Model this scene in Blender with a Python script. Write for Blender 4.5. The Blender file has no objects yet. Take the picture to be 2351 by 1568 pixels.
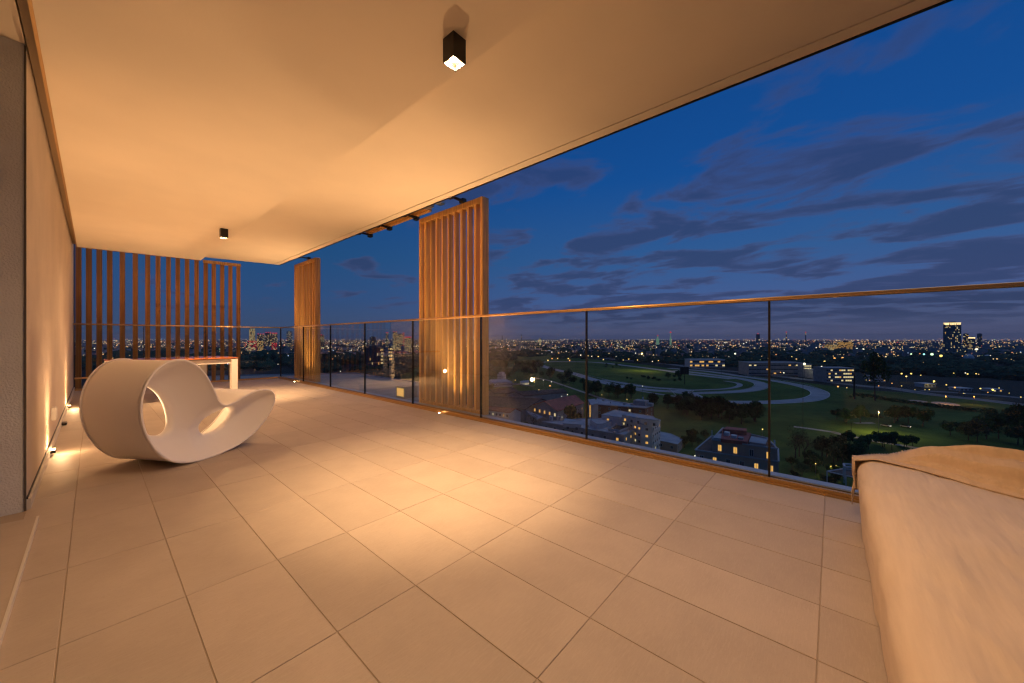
import bpy, bmesh, math, random
from mathutils import Vector, Matrix, noise
from mathutils.geometry import delaunay_2d_cdt
R = random.Random(7)
S = bpy.context.scene
COL = S.collection

# ------------------------------------------------------------------ camera, sky, exposure
FX, CX, HY = 840.0, 1175.0, 777.0           # focal length and principal point in photo pixels (2350 wide)
FWD = Vector((0.7524, 0.6587, 0.0)); RGT = Vector((0.6587, -0.7524, 0.0))
CAMZ = 1.0
cam_d = bpy.data.cameras.new('camera'); cam = bpy.data.objects.new('camera', cam_d); COL.objects.link(cam)
cam_d.sensor_width = 36.0; cam_d.lens = 36.0 * FX / 2350.0
cam_d.shift_y = -(784.0 - HY) / 2350.0
cam_d.clip_start = 0.02; cam_d.clip_end = 90000
cam.location = (0, 0, CAMZ)
cam.rotation_euler = (math.pi / 2, 0, -math.atan2(0.7524, 0.6587))
S.camera = cam

S.render.engine = 'CYCLES'
S.view_settings.view_transform = 'Standard'; S.view_settings.look = 'None'
S.view_settings.exposure = 0.0; S.view_settings.gamma = 1.0; S.view_settings.use_curve_mapping = False
cy = S.cycles
cy.max_bounces = 8; cy.diffuse_bounces = 6; cy.glossy_bounces = 4; cy.transmission_bounces = 6
cy.transparent_max_bounces = 12; cy.caustics_reflective = False; cy.caustics_refractive = False
cy.use_denoising = True; cy.sample_clamp_indirect = 10.0; cy.use_light_tree = True
cy.pixel_filter_type = 'BLACKMAN_HARRIS'; cy.filter_width = 1.3

world = bpy.data.worlds.new('World'); S.world = world; world.use_nodes = True
wt = world.node_tree; wt.nodes.clear()
def wn(kind, **kw):
    n = wt.nodes.new(kind)
    for k, v in kw.items(): setattr(n, k, v)
    return n
def L(t, a, b): t.links.new(a, b)
def mathn(t, op, a, b=None, clamp=False):
    n = t.nodes.new('ShaderNodeMath'); n.operation = op; n.use_clamp = clamp
    for i, v in enumerate((a, b)):
        if v is None: continue
        if isinstance(v, (int, float)): n.inputs[i].default_value = v
        else: L(t, v, n.inputs[i])
    return n.outputs[0]
def mixc(t, fac, a, b, mode='MIX'):
    n = t.nodes.new('ShaderNodeMix'); n.data_type = 'RGBA'; n.blend_type = mode
    for s, v in ((n.inputs[0], fac), (n.inputs[6], a), (n.inputs[7], b)):
        if isinstance(v, (int, float)): s.default_value = v
        elif isinstance(v, tuple): s.default_value = (*v, 1) if len(v) == 3 else v
        else: L(t, v, s)
    return n.outputs[2]
def smooth(t, v, a, b):
    n = t.nodes.new('ShaderNodeMapRange'); n.interpolation_type = 'SMOOTHSTEP'
    L(t, v, n.inputs[0]); n.inputs[1].default_value = a; n.inputs[2].default_value = b
    return n.outputs[0]
tc = wn('ShaderNodeTexCoord'); sep = wn('ShaderNodeSeparateXYZ'); L(wt, tc.outputs['Generated'], sep.inputs[0])
X, Y, Z = sep.outputs
ramp = wn('ShaderNodeValToRGB'); L(wt, Z, ramp.inputs[0])
els = ramp.color_ramp.elements
stops = [(0.0, (.080, .080, .150)), (.035, (.058, .076, .165)), (.10, (.036, .076, .205)),
         (.20, (.019, .072, .208)), (.38, (.0045, .054, .215)), (.60, (.0028, .042, .185)), (1.0, (.0022, .032, .15))]
els[0].position = stops[0][0]; els[0].color = (*stops[0][1], 1)
els[1].position = 1.0; els[1].color = (*stops[-1][1], 1)
for p, c in stops[1:-1]:
    e = els.new(p); e.color = (*c, 1)
# darker and bluer away from where the sun went down (photo right side is the brighter one)
azi = mathn(wt, 'ADD', mathn(wt, 'MULTIPLY', X, 0.993), mathn(wt, 'MULTIPLY', Y, -0.12))
side = smooth(wt, azi, 0.1, 1.0)
base = mixc(wt, side, mixc(wt, 1.0, ramp.outputs[0], (.72, .98, .95), 'MULTIPLY'), mixc(wt, 1.0, ramp.outputs[0], (1.5, 1.42, 1.38), 'MULTIPLY'))
sky = wn('ShaderNodeTexSky', sky_type='NISHITA', sun_disc=False, sun_elevation=math.radians(-4), sun_rotation=math.radians(95), altitude=100)
base = mixc(wt, 1.0, base, mixc(wt, 1.0, sky.outputs[0], (.02, .02, .02), 'MULTIPLY'), 'ADD')
# clouds on a flat layer overhead
zz = mathn(wt, 'ADD', mathn(wt, 'MAXIMUM', Z, 0.0), 0.10)
comb = wn('ShaderNodeCombineXYZ'); L(wt, mathn(wt, 'DIVIDE', X, zz), comb.inputs[0]); L(wt, mathn(wt, 'DIVIDE', Y, zz), comb.inputs[1])
mp = wn('ShaderNodeMapping'); mp.inputs['Rotation'].default_value = (0, 0, math.radians(-14)); mp.inputs['Scale'].default_value = (0.92, 0.62, 1); mp.inputs['Location'].default_value = (5.3, 1.2, 0)
L(wt, comb.outputs[0], mp.inputs[0])
n1 = wn('ShaderNodeTexNoise'); n1.inputs['Scale'].default_value = 2.3; n1.inputs['Detail'].default_value = 8; n1.inputs['Roughness'].default_value = .56; n1.inputs['Distortion'].default_value = .35
L(wt, mp.outputs[0], n1.inputs['Vector'])
n2 = wn('ShaderNodeTexNoise'); n2.inputs['Scale'].default_value = 0.33; n2.inputs['Detail'].default_value = 2
L(wt, mp.outputs[0], n2.inputs['Vector'])
dens = mathn(wt, 'ADD', n1.outputs[0], mathn(wt, 'MULTIPLY', mathn(wt, 'SUBTRACT', n2.outputs[0], 0.5), 0.34))
dens = mathn(wt, 'ADD', dens, mathn(wt, 'MULTIPLY', mathn(wt, 'SUBTRACT', side, 0.75), 0.16))
cm = smooth(wt, dens, 0.455, 0.575)
cm = mathn(wt, 'MULTIPLY', cm, smooth(wt, Z, 0.005, 0.06))
thick = smooth(wt, dens, 0.47, 0.62)
ccol = mixc(wt, thick, (.070, .078, .180), (.032, .046, .118))
cm = mathn(wt, 'MULTIPLY', cm, mathn(wt, 'SUBTRACT', 1.0, mathn(wt, 'MULTIPLY', smooth(wt, Z, .30, .62), .5)))
skyc = mixc(wt, mathn(wt, 'MULTIPLY', cm, 0.72), base, ccol)
bg = wn('ShaderNodeBackground'); L(wt, skyc, bg.inputs[0]); bg.inputs[1].default_value = 1.0
wo = wn('ShaderNodeOutputWorld'); L(wt, bg.outputs[0], wo.inputs[0])

sun_d = bpy.data.lights.new('afterglow', 'SUN'); sun_d.energy = 0.5; sun_d.angle = math.radians(60); sun_d.color = (.62, .72, 1)
sun = bpy.data.objects.new('afterglow', sun_d); COL.objects.link(sun)
sun.rotation_euler = Vector((.55, -.25, .80)).to_track_quat('Z', 'Y').to_euler()

# ------------------------------------------------------------------ helpers
GZ = -54.0                                     # street level far below the terrace
def ray(x, y):                                 # photo pixel -> direction with unit depth
    return FWD + RGT * ((x - CX) / FX) + Vector((0, 0, (HY - y) / FX))
def onz(x, y, z):
    r = ray(x, y); k = (z - CAMZ) / r.z
    return Vector((r.x * k, r.y * k, z))
ZM = {'z2': (200, 700, 2.939), 'z3': (800, 500, 1.96), 'z4': (1400, 900, 2.851), 'z5': (2000, 900, 2.613), 'z6': (2500, 900, 3.137),
      'a1': (1440, 1080, 6.03), 'a2': (1750, 1150, 5.4075), 'a3': (2050, 1240, 6.717), 'a4': (2050, 1040, 4.2745), 'a6': (920, 980, 6.187),
      'b6': (1450, 960, 3.617), 'b5': (2380, 1200, 5.228), 'z8': (560, 700, 3.267), 'd': (0, 0, 1 / 1.3038)}
def px(zm, x, y):
    ox, oy, s = ZM[zm]; return (ox + x / s) / 1.3038, (oy + y / s) / 1.3038
def G(zm, x, y, h=0.0):
    a, b = px(zm, x, y); return onz(a, b, GZ + h)

MATS = {}
def mat(name, col=(.5, .5, .5), rough=.6, metal=0., emit=None, es=0., spec=.5, bump=None, var=None, build=None, em_sample=False):
    if name in MATS: return MATS[name]
    m = bpy.data.materials.new(name); m.use_nodes = True; t = m.node_tree
    b = t.nodes['Principled BSDF']
    b.inputs['Base Color'].default_value = (*col, 1); b.inputs['Roughness'].default_value = rough; b.inputs['Metallic'].default_value = metal
    b.inputs['Specular IOR Level'].default_value = spec
    if emit: b.inputs['Emission Color'].default_value = (*emit, 1); b.inputs['Emission Strength'].default_value = es
    if var:                                    # (scale vector, amount, detail)
        sc, amt, det = var
        co = t.nodes.new('ShaderNodeTexCoord'); mpn = t.nodes.new('ShaderNodeMapping'); mpn.inputs['Scale'].default_value = sc
        nz = t.nodes.new('ShaderNodeTexNoise'); nz.inputs['Scale'].default_value = 1; nz.inputs['Detail'].default_value = det
        L(t, co.outputs['Object'], mpn.inputs[0]); L(t, mpn.outputs[0], nz.inputs['Vector'])
        f = smooth(t, nz.outputs[0], .25, .75)
        c = mixc(t, f, tuple(x * (1 - amt) for x in col), tuple(min(1, x * (1 + amt)) for x in col))
        L(t, c, b.inputs['Base Color'])
    if bump:                                   # (scale vector, strength, distance)
        sc, st, di = bump
        co = t.nodes.new('ShaderNodeTexCoord'); mpn = t.nodes.new('ShaderNodeMapping'); mpn.inputs['Scale'].default_value = sc
        nz = t.nodes.new('ShaderNodeTexNoise'); nz.inputs['Scale'].default_value = 1; nz.inputs['Detail'].default_value = 5
        L(t, co.outputs['Object'], mpn.inputs[0]); L(t, mpn.outputs[0], nz.inputs['Vector'])
        bp = t.nodes.new('ShaderNodeBump'); bp.inputs['Strength'].default_value = st; bp.inputs['Distance'].default_value = di
        L(t, nz.outputs[0], bp.inputs['Height']); L(t, bp.outputs[0], b.inputs['Normal'])
    if build: build(t, b)
    if emit and not em_sample: m.cycles.emission_sampling = 'NONE'
    MATS[name] = m
    return m

def link(name, me, parent=None, smooth_=False):
    o = bpy.data.objects.new(name, me); COL.objects.link(o)
    if parent is not None: o.parent = parent
    if smooth_:
        for p in me.polygons: p.use_smooth = True
    return o
def tag(o, label=None, cat=None, group=None, kind=None):
    if label: o['label'] = label
    if cat: o['category'] = cat
    if group: o['group'] = group
    if kind: o['kind'] = kind
    return o
def empty(name, loc=(0, 0, 0), rz=0., **kw):
    o = bpy.data.objects.new(name, None); COL.objects.link(o); o.location = loc; o.rotation_euler = (0, 0, rz); o.empty_display_size = .2
    return tag(o, **kw)
def copy_tree(o, parent=None):
    c = o.copy(); COL.objects.link(c); c.parent = parent
    for ch in [k for k in bpy.data.objects if k.parent == o]: copy_tree(ch, c)
    return c
class MB:
    def __init__(s): s.v = []; s.f = []; s.m = []
    def poly(s, pts, mi=0):
        n = len(s.v); s.v += [tuple(p) for p in pts]; s.f.append(tuple(range(n, n + len(pts)))); s.m.append(mi)
    def box(s, a, b, mi=0, M=None):
        x0, y0, z0 = a; x1, y1, z1 = b
        P = [Vector(p) for p in ((x0, y0, z0), (x1, y0, z0), (x1, y1, z0), (x0, y1, z0), (x0, y0, z1), (x1, y0, z1), (x1, y1, z1), (x0, y1, z1))]
        if M: P = [M @ p for p in P]
        n = len(s.v); s.v += [tuple(p) for p in P]
        for q in ((0, 3, 2, 1), (4, 5, 6, 7), (0, 1, 5, 4), (1, 2, 6, 5), (2, 3, 7, 6), (3, 0, 4, 7)):
            s.f.append(tuple(n + i for i in q)); s.m.append(mi)
    def beam(s, p, q, w, h, mi=0, up=Vector((0, 0, 1))):
        p = Vector(p); q = Vector(q); d = q - p; l = d.length
        if l < 1e-6: return
        z = d / l; x = up.cross(z)
        if x.length < 1e-4: x = Vector((1, 0, 0)).cross(z)
        x.normalize(); y = z.cross(x)
        M = Matrix((x, y, z)).transposed().to_4x4(); M.translation = p
        s.box((-w / 2, -h / 2, 0), (w / 2, h / 2, l), mi, M)
    def prism(s, pts, z0, z1, mi=0, mtop=None):
        n = len(pts)
        A = sum(pts[i][0] * pts[(i + 1) % n][1] - pts[(i + 1) % n][0] * pts[i][1] for i in range(n))
        if A < 0: pts = pts[::-1]
        k = len(s.v); s.v += [(p[0], p[1], z0) for p in pts] + [(p[0], p[1], z1) for p in pts]
        for i in range(n):
            j = (i + 1) % n; s.f.append((k + i, k + j, k + n + j, k + n + i)); s.m.append(mi)
        s.f.append(tuple(k + n + i for i in range(n))); s.m.append(mi if mtop is None else mtop)
        s.f.append(tuple(k + i for i in reversed(range(n)))); s.m.append(mi)
    def tube(s, p, q, r0, r1, n=6, mi=0, caps=True):
        p = Vector(p); q = Vector(q); d = (q - p)
        if d.length < 1e-6: return
        z = d.normalized(); x = z.orthogonal().normalized(); y = z.cross(x); k = len(s.v)
        for c, r in ((p, r0), (q, r1)):
            for i in range(n):
                a = 2 * math.pi * i / n; s.v.append(tuple(c + x * (r * math.cos(a)) + y * (r * math.sin(a))))
        for i in range(n):
            j = (i + 1) % n; s.f.append((k + i, k + j, k + n + j, k + n + i)); s.m.append(mi)
        if caps:
            s.f.append(tuple(k + i for i in reversed(range(n)))); s.m.append(mi); s.f.append(tuple(k + n + i for i in range(n))); s.m.append(mi)
    def octa(s, c, r, mi=0, sz=1.0):
        k = len(s.v); x, y, z = c
        s.v += [(x + r, y, z), (x, y + r, z), (x - r, y, z), (x, y - r, z), (x, y, z + r * sz), (x, y, z - r * sz)]
        for a, b, c_ in ((0, 1, 4), (1, 2, 4), (2, 3, 4), (3, 0, 4), (1, 0, 5), (2, 1, 5), (3, 2, 5), (0, 3, 5)):
            s.f.append((k + a, k + b, k + c_)); s.m.append(mi)
    def mesh(s, name, mats):
        me = bpy.data.meshes.new(name); me.from_pydata(s.v, [], s.f)
        for m in (mats if isinstance(mats, (list, tuple)) else [mats]): me.materials.append(m)
        if len(me.materials) > 1: me.polygons.foreach_set('material_index', s.m)
        me.update(); return me
    def build(s, name, mats, parent=None, sm=False):
        return link(name, s.mesh(name, mats), parent, sm)
def bevel(o, w=.003, seg=2):
    m = o.modifiers.new('bevel', 'BEVEL'); m.width = w; m.segments = seg; m.limit_method = 'ANGLE'; return o

# ------------------------------------------------------------------ materials of the terrace
def stone(t, b):
    co = t.nodes.new('ShaderNodeTexCoord'); oi = t.nodes.new('ShaderNodeObjectInfo')
    off = t.nodes.new('ShaderNodeVectorMath'); off.operation = 'SCALE'; L(t, oi.outputs['Location'], off.inputs[0]); off.inputs['Scale'].default_value = 3.7
    ad = t.nodes.new('ShaderNodeVectorMath'); ad.operation = 'ADD'; L(t, co.outputs['Object'], ad.inputs[0]); L(t, off.outputs[0], ad.inputs[1])
    def nz(scale, det, rough=.55, sx=(1, 1, 1)):
        mpn = t.nodes.new('ShaderNodeMapping'); mpn.inputs['Scale'].default_value = sx; mpn.inputs['Rotation'].default_value = (0, 0, .45); L(t, ad.outputs[0], mpn.inputs[0])
        n = t.nodes.new('ShaderNodeTexNoise'); n.inputs['Scale'].default_value = scale; n.inputs['Detail'].default_value = det; n.inputs['Roughness'].default_value = rough
        L(t, mpn.outputs[0], n.inputs['Vector']); return n.outputs[0]
    a = nz(4.5, 6); g = nz(26, 5, .65, (1, 9, 1)); h = nz(160, 2)
    c = mixc(t, smooth(t, a, .3, .7), (.385, .323, .262), (.42, .353, .287))
    c = mixc(t, mathn(t, 'MULTIPLY', smooth(t, g, .42, .72), .45), c, (.475, .40, .33))
    c = mixc(t, mathn(t, 'MULTIPLY', smooth(t, h, .55, .8), .35), c, (.30, .26, .22))
    rnd = mathn(t, 'MULTIPLY_ADD', oi.outputs['Random'], .10); rnd.node.inputs[2].default_value = .95
    hsv = t.nodes.new('ShaderNodeHueSaturation'); L(t, rnd, hsv.inputs['Value']); L(t, c, hsv.inputs['Color'])
    L(t, hsv.outputs[0], b.inputs['Base Color'])
    L(t, mathn(t, 'ADD', mathn(t, 'MULTIPLY', g, .15), .52), b.inputs['Roughness'])
    bp = t.nodes.new('ShaderNodeBump'); bp.inputs['Strength'].default_value = .2; bp.inputs['Distance'].default_value = .0015
    L(t, mathn(t, 'ADD', g, mathn(t, 'MULTIPLY', h, .5)), bp.inputs['Height']); L(t, bp.outputs[0], b.inputs['Normal'])
m_tile = mat('porcelain_tile', rough=.5, spec=.35, build=stone)
m_grout = mat('grout', (.36, .295, .23), .9)
m_ceil = mat('ceiling_plaster', (.80, .69, .54), .95, spec=.15, bump=((60, 60, 60), .35, .002), var=((1.3, 1.3, 1.3), .035, 4))
m_wall = mat('rendered_wall', (.62, .52, .42), .95, spec=.15, bump=((85, 85, 85), .9, .004), var=((2, 2, 2), .06, 6))
m_wall2 = mat('grey_render', (.62, .64, .67), .95, spec=.15, bump=((110, 110, 110), 1., .005), var=((3, 3, 3), .07, 6))
def wood(t, b):
    co = t.nodes.new('ShaderNodeTexCoord'); oi = t.nodes.new('ShaderNodeObjectInfo')
    ad = t.nodes.new('ShaderNodeVectorMath'); ad.operation = 'ADD'; L(t, co.outputs['Object'], ad.inputs[0])
    sc_ = t.nodes.new('ShaderNodeCombineXYZ'); L(t, mathn(t, 'MULTIPLY', oi.outputs['Random'], 31.0), sc_.inputs[0]); L(t, mathn(t, 'MULTIPLY', oi.outputs['Random'], 17.0), sc_.inputs[2]); L(t, sc_.outputs[0], ad.inputs[1])
    mpn = t.nodes.new('ShaderNodeMapping'); mpn.inputs['Scale'].default_value = (55, 55, 2.2); L(t, ad.outputs[0], mpn.inputs[0])
    n = t.nodes.new('ShaderNodeTexNoise'); n.inputs['Scale'].default_value = 1; n.inputs['Detail'].default_value = 6; n.inputs['Distortion'].default_value = .6; L(t, mpn.outputs[0], n.inputs['Vector'])
    c = mixc(t, smooth(t, n.outputs[0], .3, .7), (.50, .235, .062), (.76, .42, .125))
    hsv = t.nodes.new('ShaderNodeHueSaturation'); L(t, mathn(t, 'ADD', mathn(t, 'MULTIPLY', oi.outputs['Random'], .35), .82), hsv.inputs['Value']); L(t, c, hsv.inputs['Color'])
    L(t, hsv.outputs[0], b.inputs['Base Color'])
    bp = t.nodes.new('ShaderNodeBump'); bp.inputs['Strength'].default_value = .3; bp.inputs['Distance'].default_value = .001; L(t, n.outputs[0], bp.inputs['Height']); L(t, bp.outputs[0], b.inputs['Normal'])
m_wood = mat('timber', rough=.5, spec=.4, build=wood)
m_bronze = mat('bronze_aluminium', (.80, .48, .19), .30, .7, bump=((3, 3, 200), .1, .0005))
m_brass = mat('brass_channel', (.50, .30, .12), .42, .6)
m_dark = mat('dark_metal', (.018, .016, .014), .45, .3)
m_steel = mat('grey_sill', (.42, .45, .5), .35, .5)
m_white = mat('white_plastic', (.86, .84, .82), .45, spec=.35, bump=((240, 240, 240), .12, .0008))
m_sock = mat('socket_plastic', (.62, .60, .57), .4)
m_trim = mat('pale_trim', (.60, .56, .5), .6)
m_table = mat('red_table_top', (.36, .115, .045), .10, spec=.8, var=((3, 40, 3), .25, 4))
m_tleg = mat('white_table_leg', (.60, .55, .50), .5, bump=((20, 20, 200), .2, .001))
m_lens = mat('lamp_lens', (1, .8, .5), .5, emit=(1, .72, .40), es=60.0)
m_lens2 = mat('dim_lens', (1, .8, .5), .5, emit=(1, .6, .28), es=6.0)
m_reflector = mat('lamp_reflector', (.85, .7, .5), .25, .8)
def glassb(t, b):
    t.nodes.remove(b); out = t.nodes['Material Output']
    tr = t.nodes.new('ShaderNodeBsdfTransparent'); tr.inputs[0].default_value = (.905, .935, .93, 1)
    gl = t.nodes.new('ShaderNodeBsdfGlossy'); gl.inputs['Roughness'].default_value = .015; gl.inputs[0].default_value = (1, 1, 1, 1)
    fr = t.nodes.new('ShaderNodeFresnel'); fr.inputs[0].default_value = 1.48
    mx = t.nodes.new('ShaderNodeMixShader'); L(t, mathn(t, 'MULTIPLY', fr.outputs[0], .24), mx.inputs[0]); L(t, tr.outputs[0], mx.inputs[1]); L(t, gl.outputs[0], mx.inputs[2]); L(t, mx.outputs[0], out.inputs[0])
m_glass = mat('clear_glass', build=glassb)

# ------------------------------------------------------------------ terrace structure
FLOOR_EDGE = 3.06
def endY(x): return 10.54 + (3.11 - x) * 0.11          # end balustrade, slightly askew
floor = MB(); floor.prism([(-3.2, -6.5), (3.32, -6.5), (3.32, endY(3.32) + .45), (-3.2, endY(-3.2) + .45)], -.34, -.0026)
floor = tag(floor.build('floor', m_grout), kind='structure')
xs = [-.26] + [-.077 + .3115 * k for k in range(0, 11)]; xs[-1] = FLOOR_EDGE
ys = [-6.14 + .6175 * k for k in range(0, 29)]
tcache = {}
def tile_mesh(poly, key):
    if key in tcache: return tcache[key]
    bm = bmesh.new(); vs = [bm.verts.new((p[0], p[1], 0)) for p in poly]; f = bm.faces.new(vs)
    bm.normal_update()
    if f.normal.z < 0: f.normal_flip()
    r = bmesh.ops.extrude_face_region(bm, geom=[f])
    vsn = [e for e in r['geom'] if isinstance(e, bmesh.types.BMVert)]
    for v in vsn: v.co.z = .010
    top = [e for e in r['geom'] if isinstance(e, bmesh.types.BMFace)][0]
    bmesh.ops.bevel(bm, geom=list(top.edges), offset=.0014, segments=1, affect='EDGES')
    me = bpy.data.meshes.new('tile'); bm.normal_update(); bmesh.ops.recalc_face_normals(bm, faces=bm.faces[:]); bm.to_mesh(me); bm.free(); me.materials.append(m_tile); tcache[key] = me; return me
ntile = 0
for i in range(len(xs) - 1):
    gx = .0016
    for j in range(len(ys) - 1):
        x0, x1, y0, y1 = xs[i] + gx, xs[i + 1] - gx, ys[j] + .0015, ys[j + 1] - .0015
        if i >= 7: x1 -= .0025
        if y1 < -2.6: continue
        lim = min(endY(x0), endY(x1)) - .04
        if y0 > lim: continue
        cut = y1 > lim
        c = ((x0 + x1) / 2, (y0 + y1) / 2)
        if cut: poly = [(x0 - c[0], y0 - c[1]), (x1 - c[0], y0 - c[1]), (x1 - c[0], min(y1, endY(x1) - .04) - c[1]), (x0 - c[0], min(y1, endY(x0) - .04) - c[1])]
        else: poly = [(x0 - c[0], y0 - c[1]), (x1 - c[0], y0 - c[1]), (x1 - c[0], y1 - c[1]), (x0 - c[0], y1 - c[1])]
        key = ('c', i, j) if cut else (round(x1 - x0, 4), round(y1 - y0, 4))
        o = link('tile', tile_mesh(poly, key), floor); o.location = (c[0], c[1], -.010 + R.uniform(-.0004, .0004)); ntile += 1
# ceilings
C1, C2, CR = 2.655, 2.88, 1.49
inner_end = lambda x: 10.28 - (x + .26) * .13
b = MB(); b.prism([(-.20, -6.5), (CR, -6.5), (CR, inner_end(CR)), (-.20, inner_end(-.20))], C1, C2 + .30)
ceil = tag(b.build('ceiling', m_ceil), kind='structure')
b = MB(); b.prism([(CR, -6.5), (3.0, -6.5), (3.0, 10.66), (CR, 10.97)], C2, C2 + .26)
b.prism([(3.008, -6.5), (3.11, -6.5), (3.11, 10.63), (3.008, 10.655)], C2 - .004, C2 + .26)
b.build('outer_soffit', m_ceil, ceil)
b = MB(); b.prism([(3.0, -6.5), (3.008, -6.5), (3.008, 10.65), (3.0, 10.655)], C2 + .008, C2 + .25); b.build('shadow_groove', m_dark, ceil)
b = MB(); b.prism([(3.11, -6.5), (3.128, -6.5), (3.128, 10.64), (3.11, 10.64)], C2 - .012, C2 + .27); b.build('drip_edge', m_dark, ceil)
b = MB(); b.prism([(-.255, -6.5), (-.203, -6.5), (-.203, inner_end(-.2)), (-.255, inner_end(-.2))], C1 + .045, C1 + .4); b.build('wall_gap_trim', mat('brown_trim', (.30, .20, .11), .7), ceil)
b = MB(); b.prism([(-.214, -6.5), (-.2, -6.5), (-.2, inner_end(-.2) + .012), (-.214, inner_end(-.2) + .012)], C1 - .006, C1 + .05)
b.prism([(-.2, inner_end(-.2)), (CR, inner_end(CR)), (CR, inner_end(CR) + .012), (-.2, inner_end(-.2) + .012)], C1 - .006, C1 + .05); b.build('edge_bead', m_brass, ceil)
# left wall, return and recess
b = MB(); b.prism([(-.26, 3.535), (-.26, 11.05), (-.6, 11.1), (-.6, 3.535)], -.012, C2 + .3)
wall = tag(b.build('wall_left', m_wall), kind='structure')
b = MB(); b.prism([(-.262, 3.52), (-.262, 3.536), (-2.6, 3.536), (-2.6, 3.52)], -.012, C2 + .3); b.build('return_face', m_wall2, wall)
b = MB(); b.box((-.266, 3.514, 0), (-.2585, 3.530, C1 + .04)); b.build('corner_bead', mat('corner_bead_metal', (.10, .085, .07), .6), wall)
b = MB(); b.box((-.26, 3.536, 0.0), (-.243, 11.0, .062)); b.build('skirting', m_trim, wall)
b = MB(); b.box((-.262, 3.536, .062), (-.254, 11.0, .072)); b.build('skirting_gap', m_dark, wall)
b = MB(); b.prism([(-2.62, -6.5), (-2.6, -6.5), (-2.6, 3.52), (-2.62, 3.52)], -.012, C2 + .3); tag(b.build('wall_recess', m_wall2), kind='structure')
b = MB(); b.prism([(-2.6, -6.5), (-.262, -6.5), (-.262, 3.519), (-2.6, 3.519)], C1 + .05, C2 + .29); b.build('recess_soffit', m_ceil, ceil)
b = MB(); b.prism([(-2.6, -6.5), (-.208, -6.5), (-.208, 3.30), (-2.6, 3.519)], -.010, .018); sill = b.build('threshold_slab', m_tile, floor)
b = MB(); b.prism([(-.208, -6.5), (-.199, -6.5), (-.199, 3.30), (-.208, 3.30)], -.010, .021); b.build('threshold_edge', m_trim, floor)
b = MB(); b.prism([(-.6, 11.05), (-.26, 11.04), (-.245, 11.09), (-.6, 11.2)], -.012, C2); b.build('end_post', m_dark, wall)

# ------------------------------------------------------------------ balustrades
RAILZ = 1.276
def balustrade(p, q, joints, label):
    p = Vector(p); q = Vector(q); d = (q - p); ln = d.length; u = d / ln; n = Vector((-u.y, u.x, 0))
    root = empty('glass_balustrade', (0, 0, 0), label=label, cat='balustrade')
    def at(s, o, z): v = p + u * s + n * o; return Vector((v.x, v.y, z))
    b = MB(); k = 10                              # rounded flat handrail
    prof = [(.021 * math.copysign(abs(math.cos(a)) ** .6, math.cos(a)), .014 * math.copysign(abs(math.sin(a)) ** .6, math.sin(a))) for a in [2 * math.pi * i / 16 for i in range(16)]]
    b.v = [tuple(at(s, o, RAILZ + z)) for s in (-.02, ln + .02) for o, z in prof]
    for i in range(16):
        j = (i + 1) % 16; b.f.append((i, j, 16 + j, 16 + i)); b.m.append(0)
    b.f += [tuple(range(15, -1, -1)), tuple(range(16, 32))]; b.m += [0, 0]
    b.build('handrail', m_bronze, root, True)
    js = [0.0] + joints + [ln]
    for s in joints + ([0.0] if joints else []):
        b = MB(); M = Matrix.Translation(at(s, 0, 0)) @ Matrix.Rotation(math.atan2(u.y, u.x), 4, 'Z')
        b.box((-.006, -.012, .03), (.006, .012, RAILZ - .012), 0, M); b.build('post', m_dark, root)
    for s0, s1 in zip(js[:-1], js[1:]):
        b = MB(); M = Matrix.Translation(at(s0, 0, 0)) @ Matrix.Rotation(math.atan2(u.y, u.x), 4, 'Z')
        b.box((.007, -.005, .012), (s1 - s0 - .007, .005, RAILZ - .013), 0, M); b.build('glass_pane', m_glass, root)
    return root, at, ln
# long side: X = 3.12, joints every 1.455 m seen from the corner
jY = [9.0, 7.565, 6.15, 4.69, 3.235, 1.778, .333, -1.12, -2.58, -4.03]
root, at, ln = balustrade((3.12, 10.53, 0), (3.12, -5.5, 0), [10.53 - y for y in jY], 'long glass balustrade with bronze handrail facing the racetrack')
b = MB(); b.box((3.062, -5.5, -.012), (3.078, 10.5, .010)); b.box((3.084, -5.5, -.012), (3.105, 10.5, .034)); b.box((3.135, -5.5, -.012), (3.156, 10.5, .034)); b.box((3.078, -5.5, -.012), (3.084, 10.5, -.004))
b.build('base_channel', m_brass, root)
b = MB(); b.box((3.156, -5.5, -.012), (3.235, 10.5, -.006)); b.build('drain_gap', m_dark, root)
b = MB(); b.box((3.235, -5.5, -.012), (3.318, 10.5, .012)); b.build('outer_sill', m_steel, root)
root2, at2, ln2 = balustrade((3.12, 10.53, 0), (-.245, endY(-.245), 0), [1.46, 2.45], 'short glass balustrade across the far end under slatted screen')
b = MB(); b.beam(at2(.05, 0, .01), at2(ln2, 0, .01), .05, .05); b.build('base_channel', m_brass, root2)
b = MB(); b.beam(at2(2.46, 0, .235), at2(ln2, 0, .235), .03, .03); b.build('lower_rail', m_bronze, root2)

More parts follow.
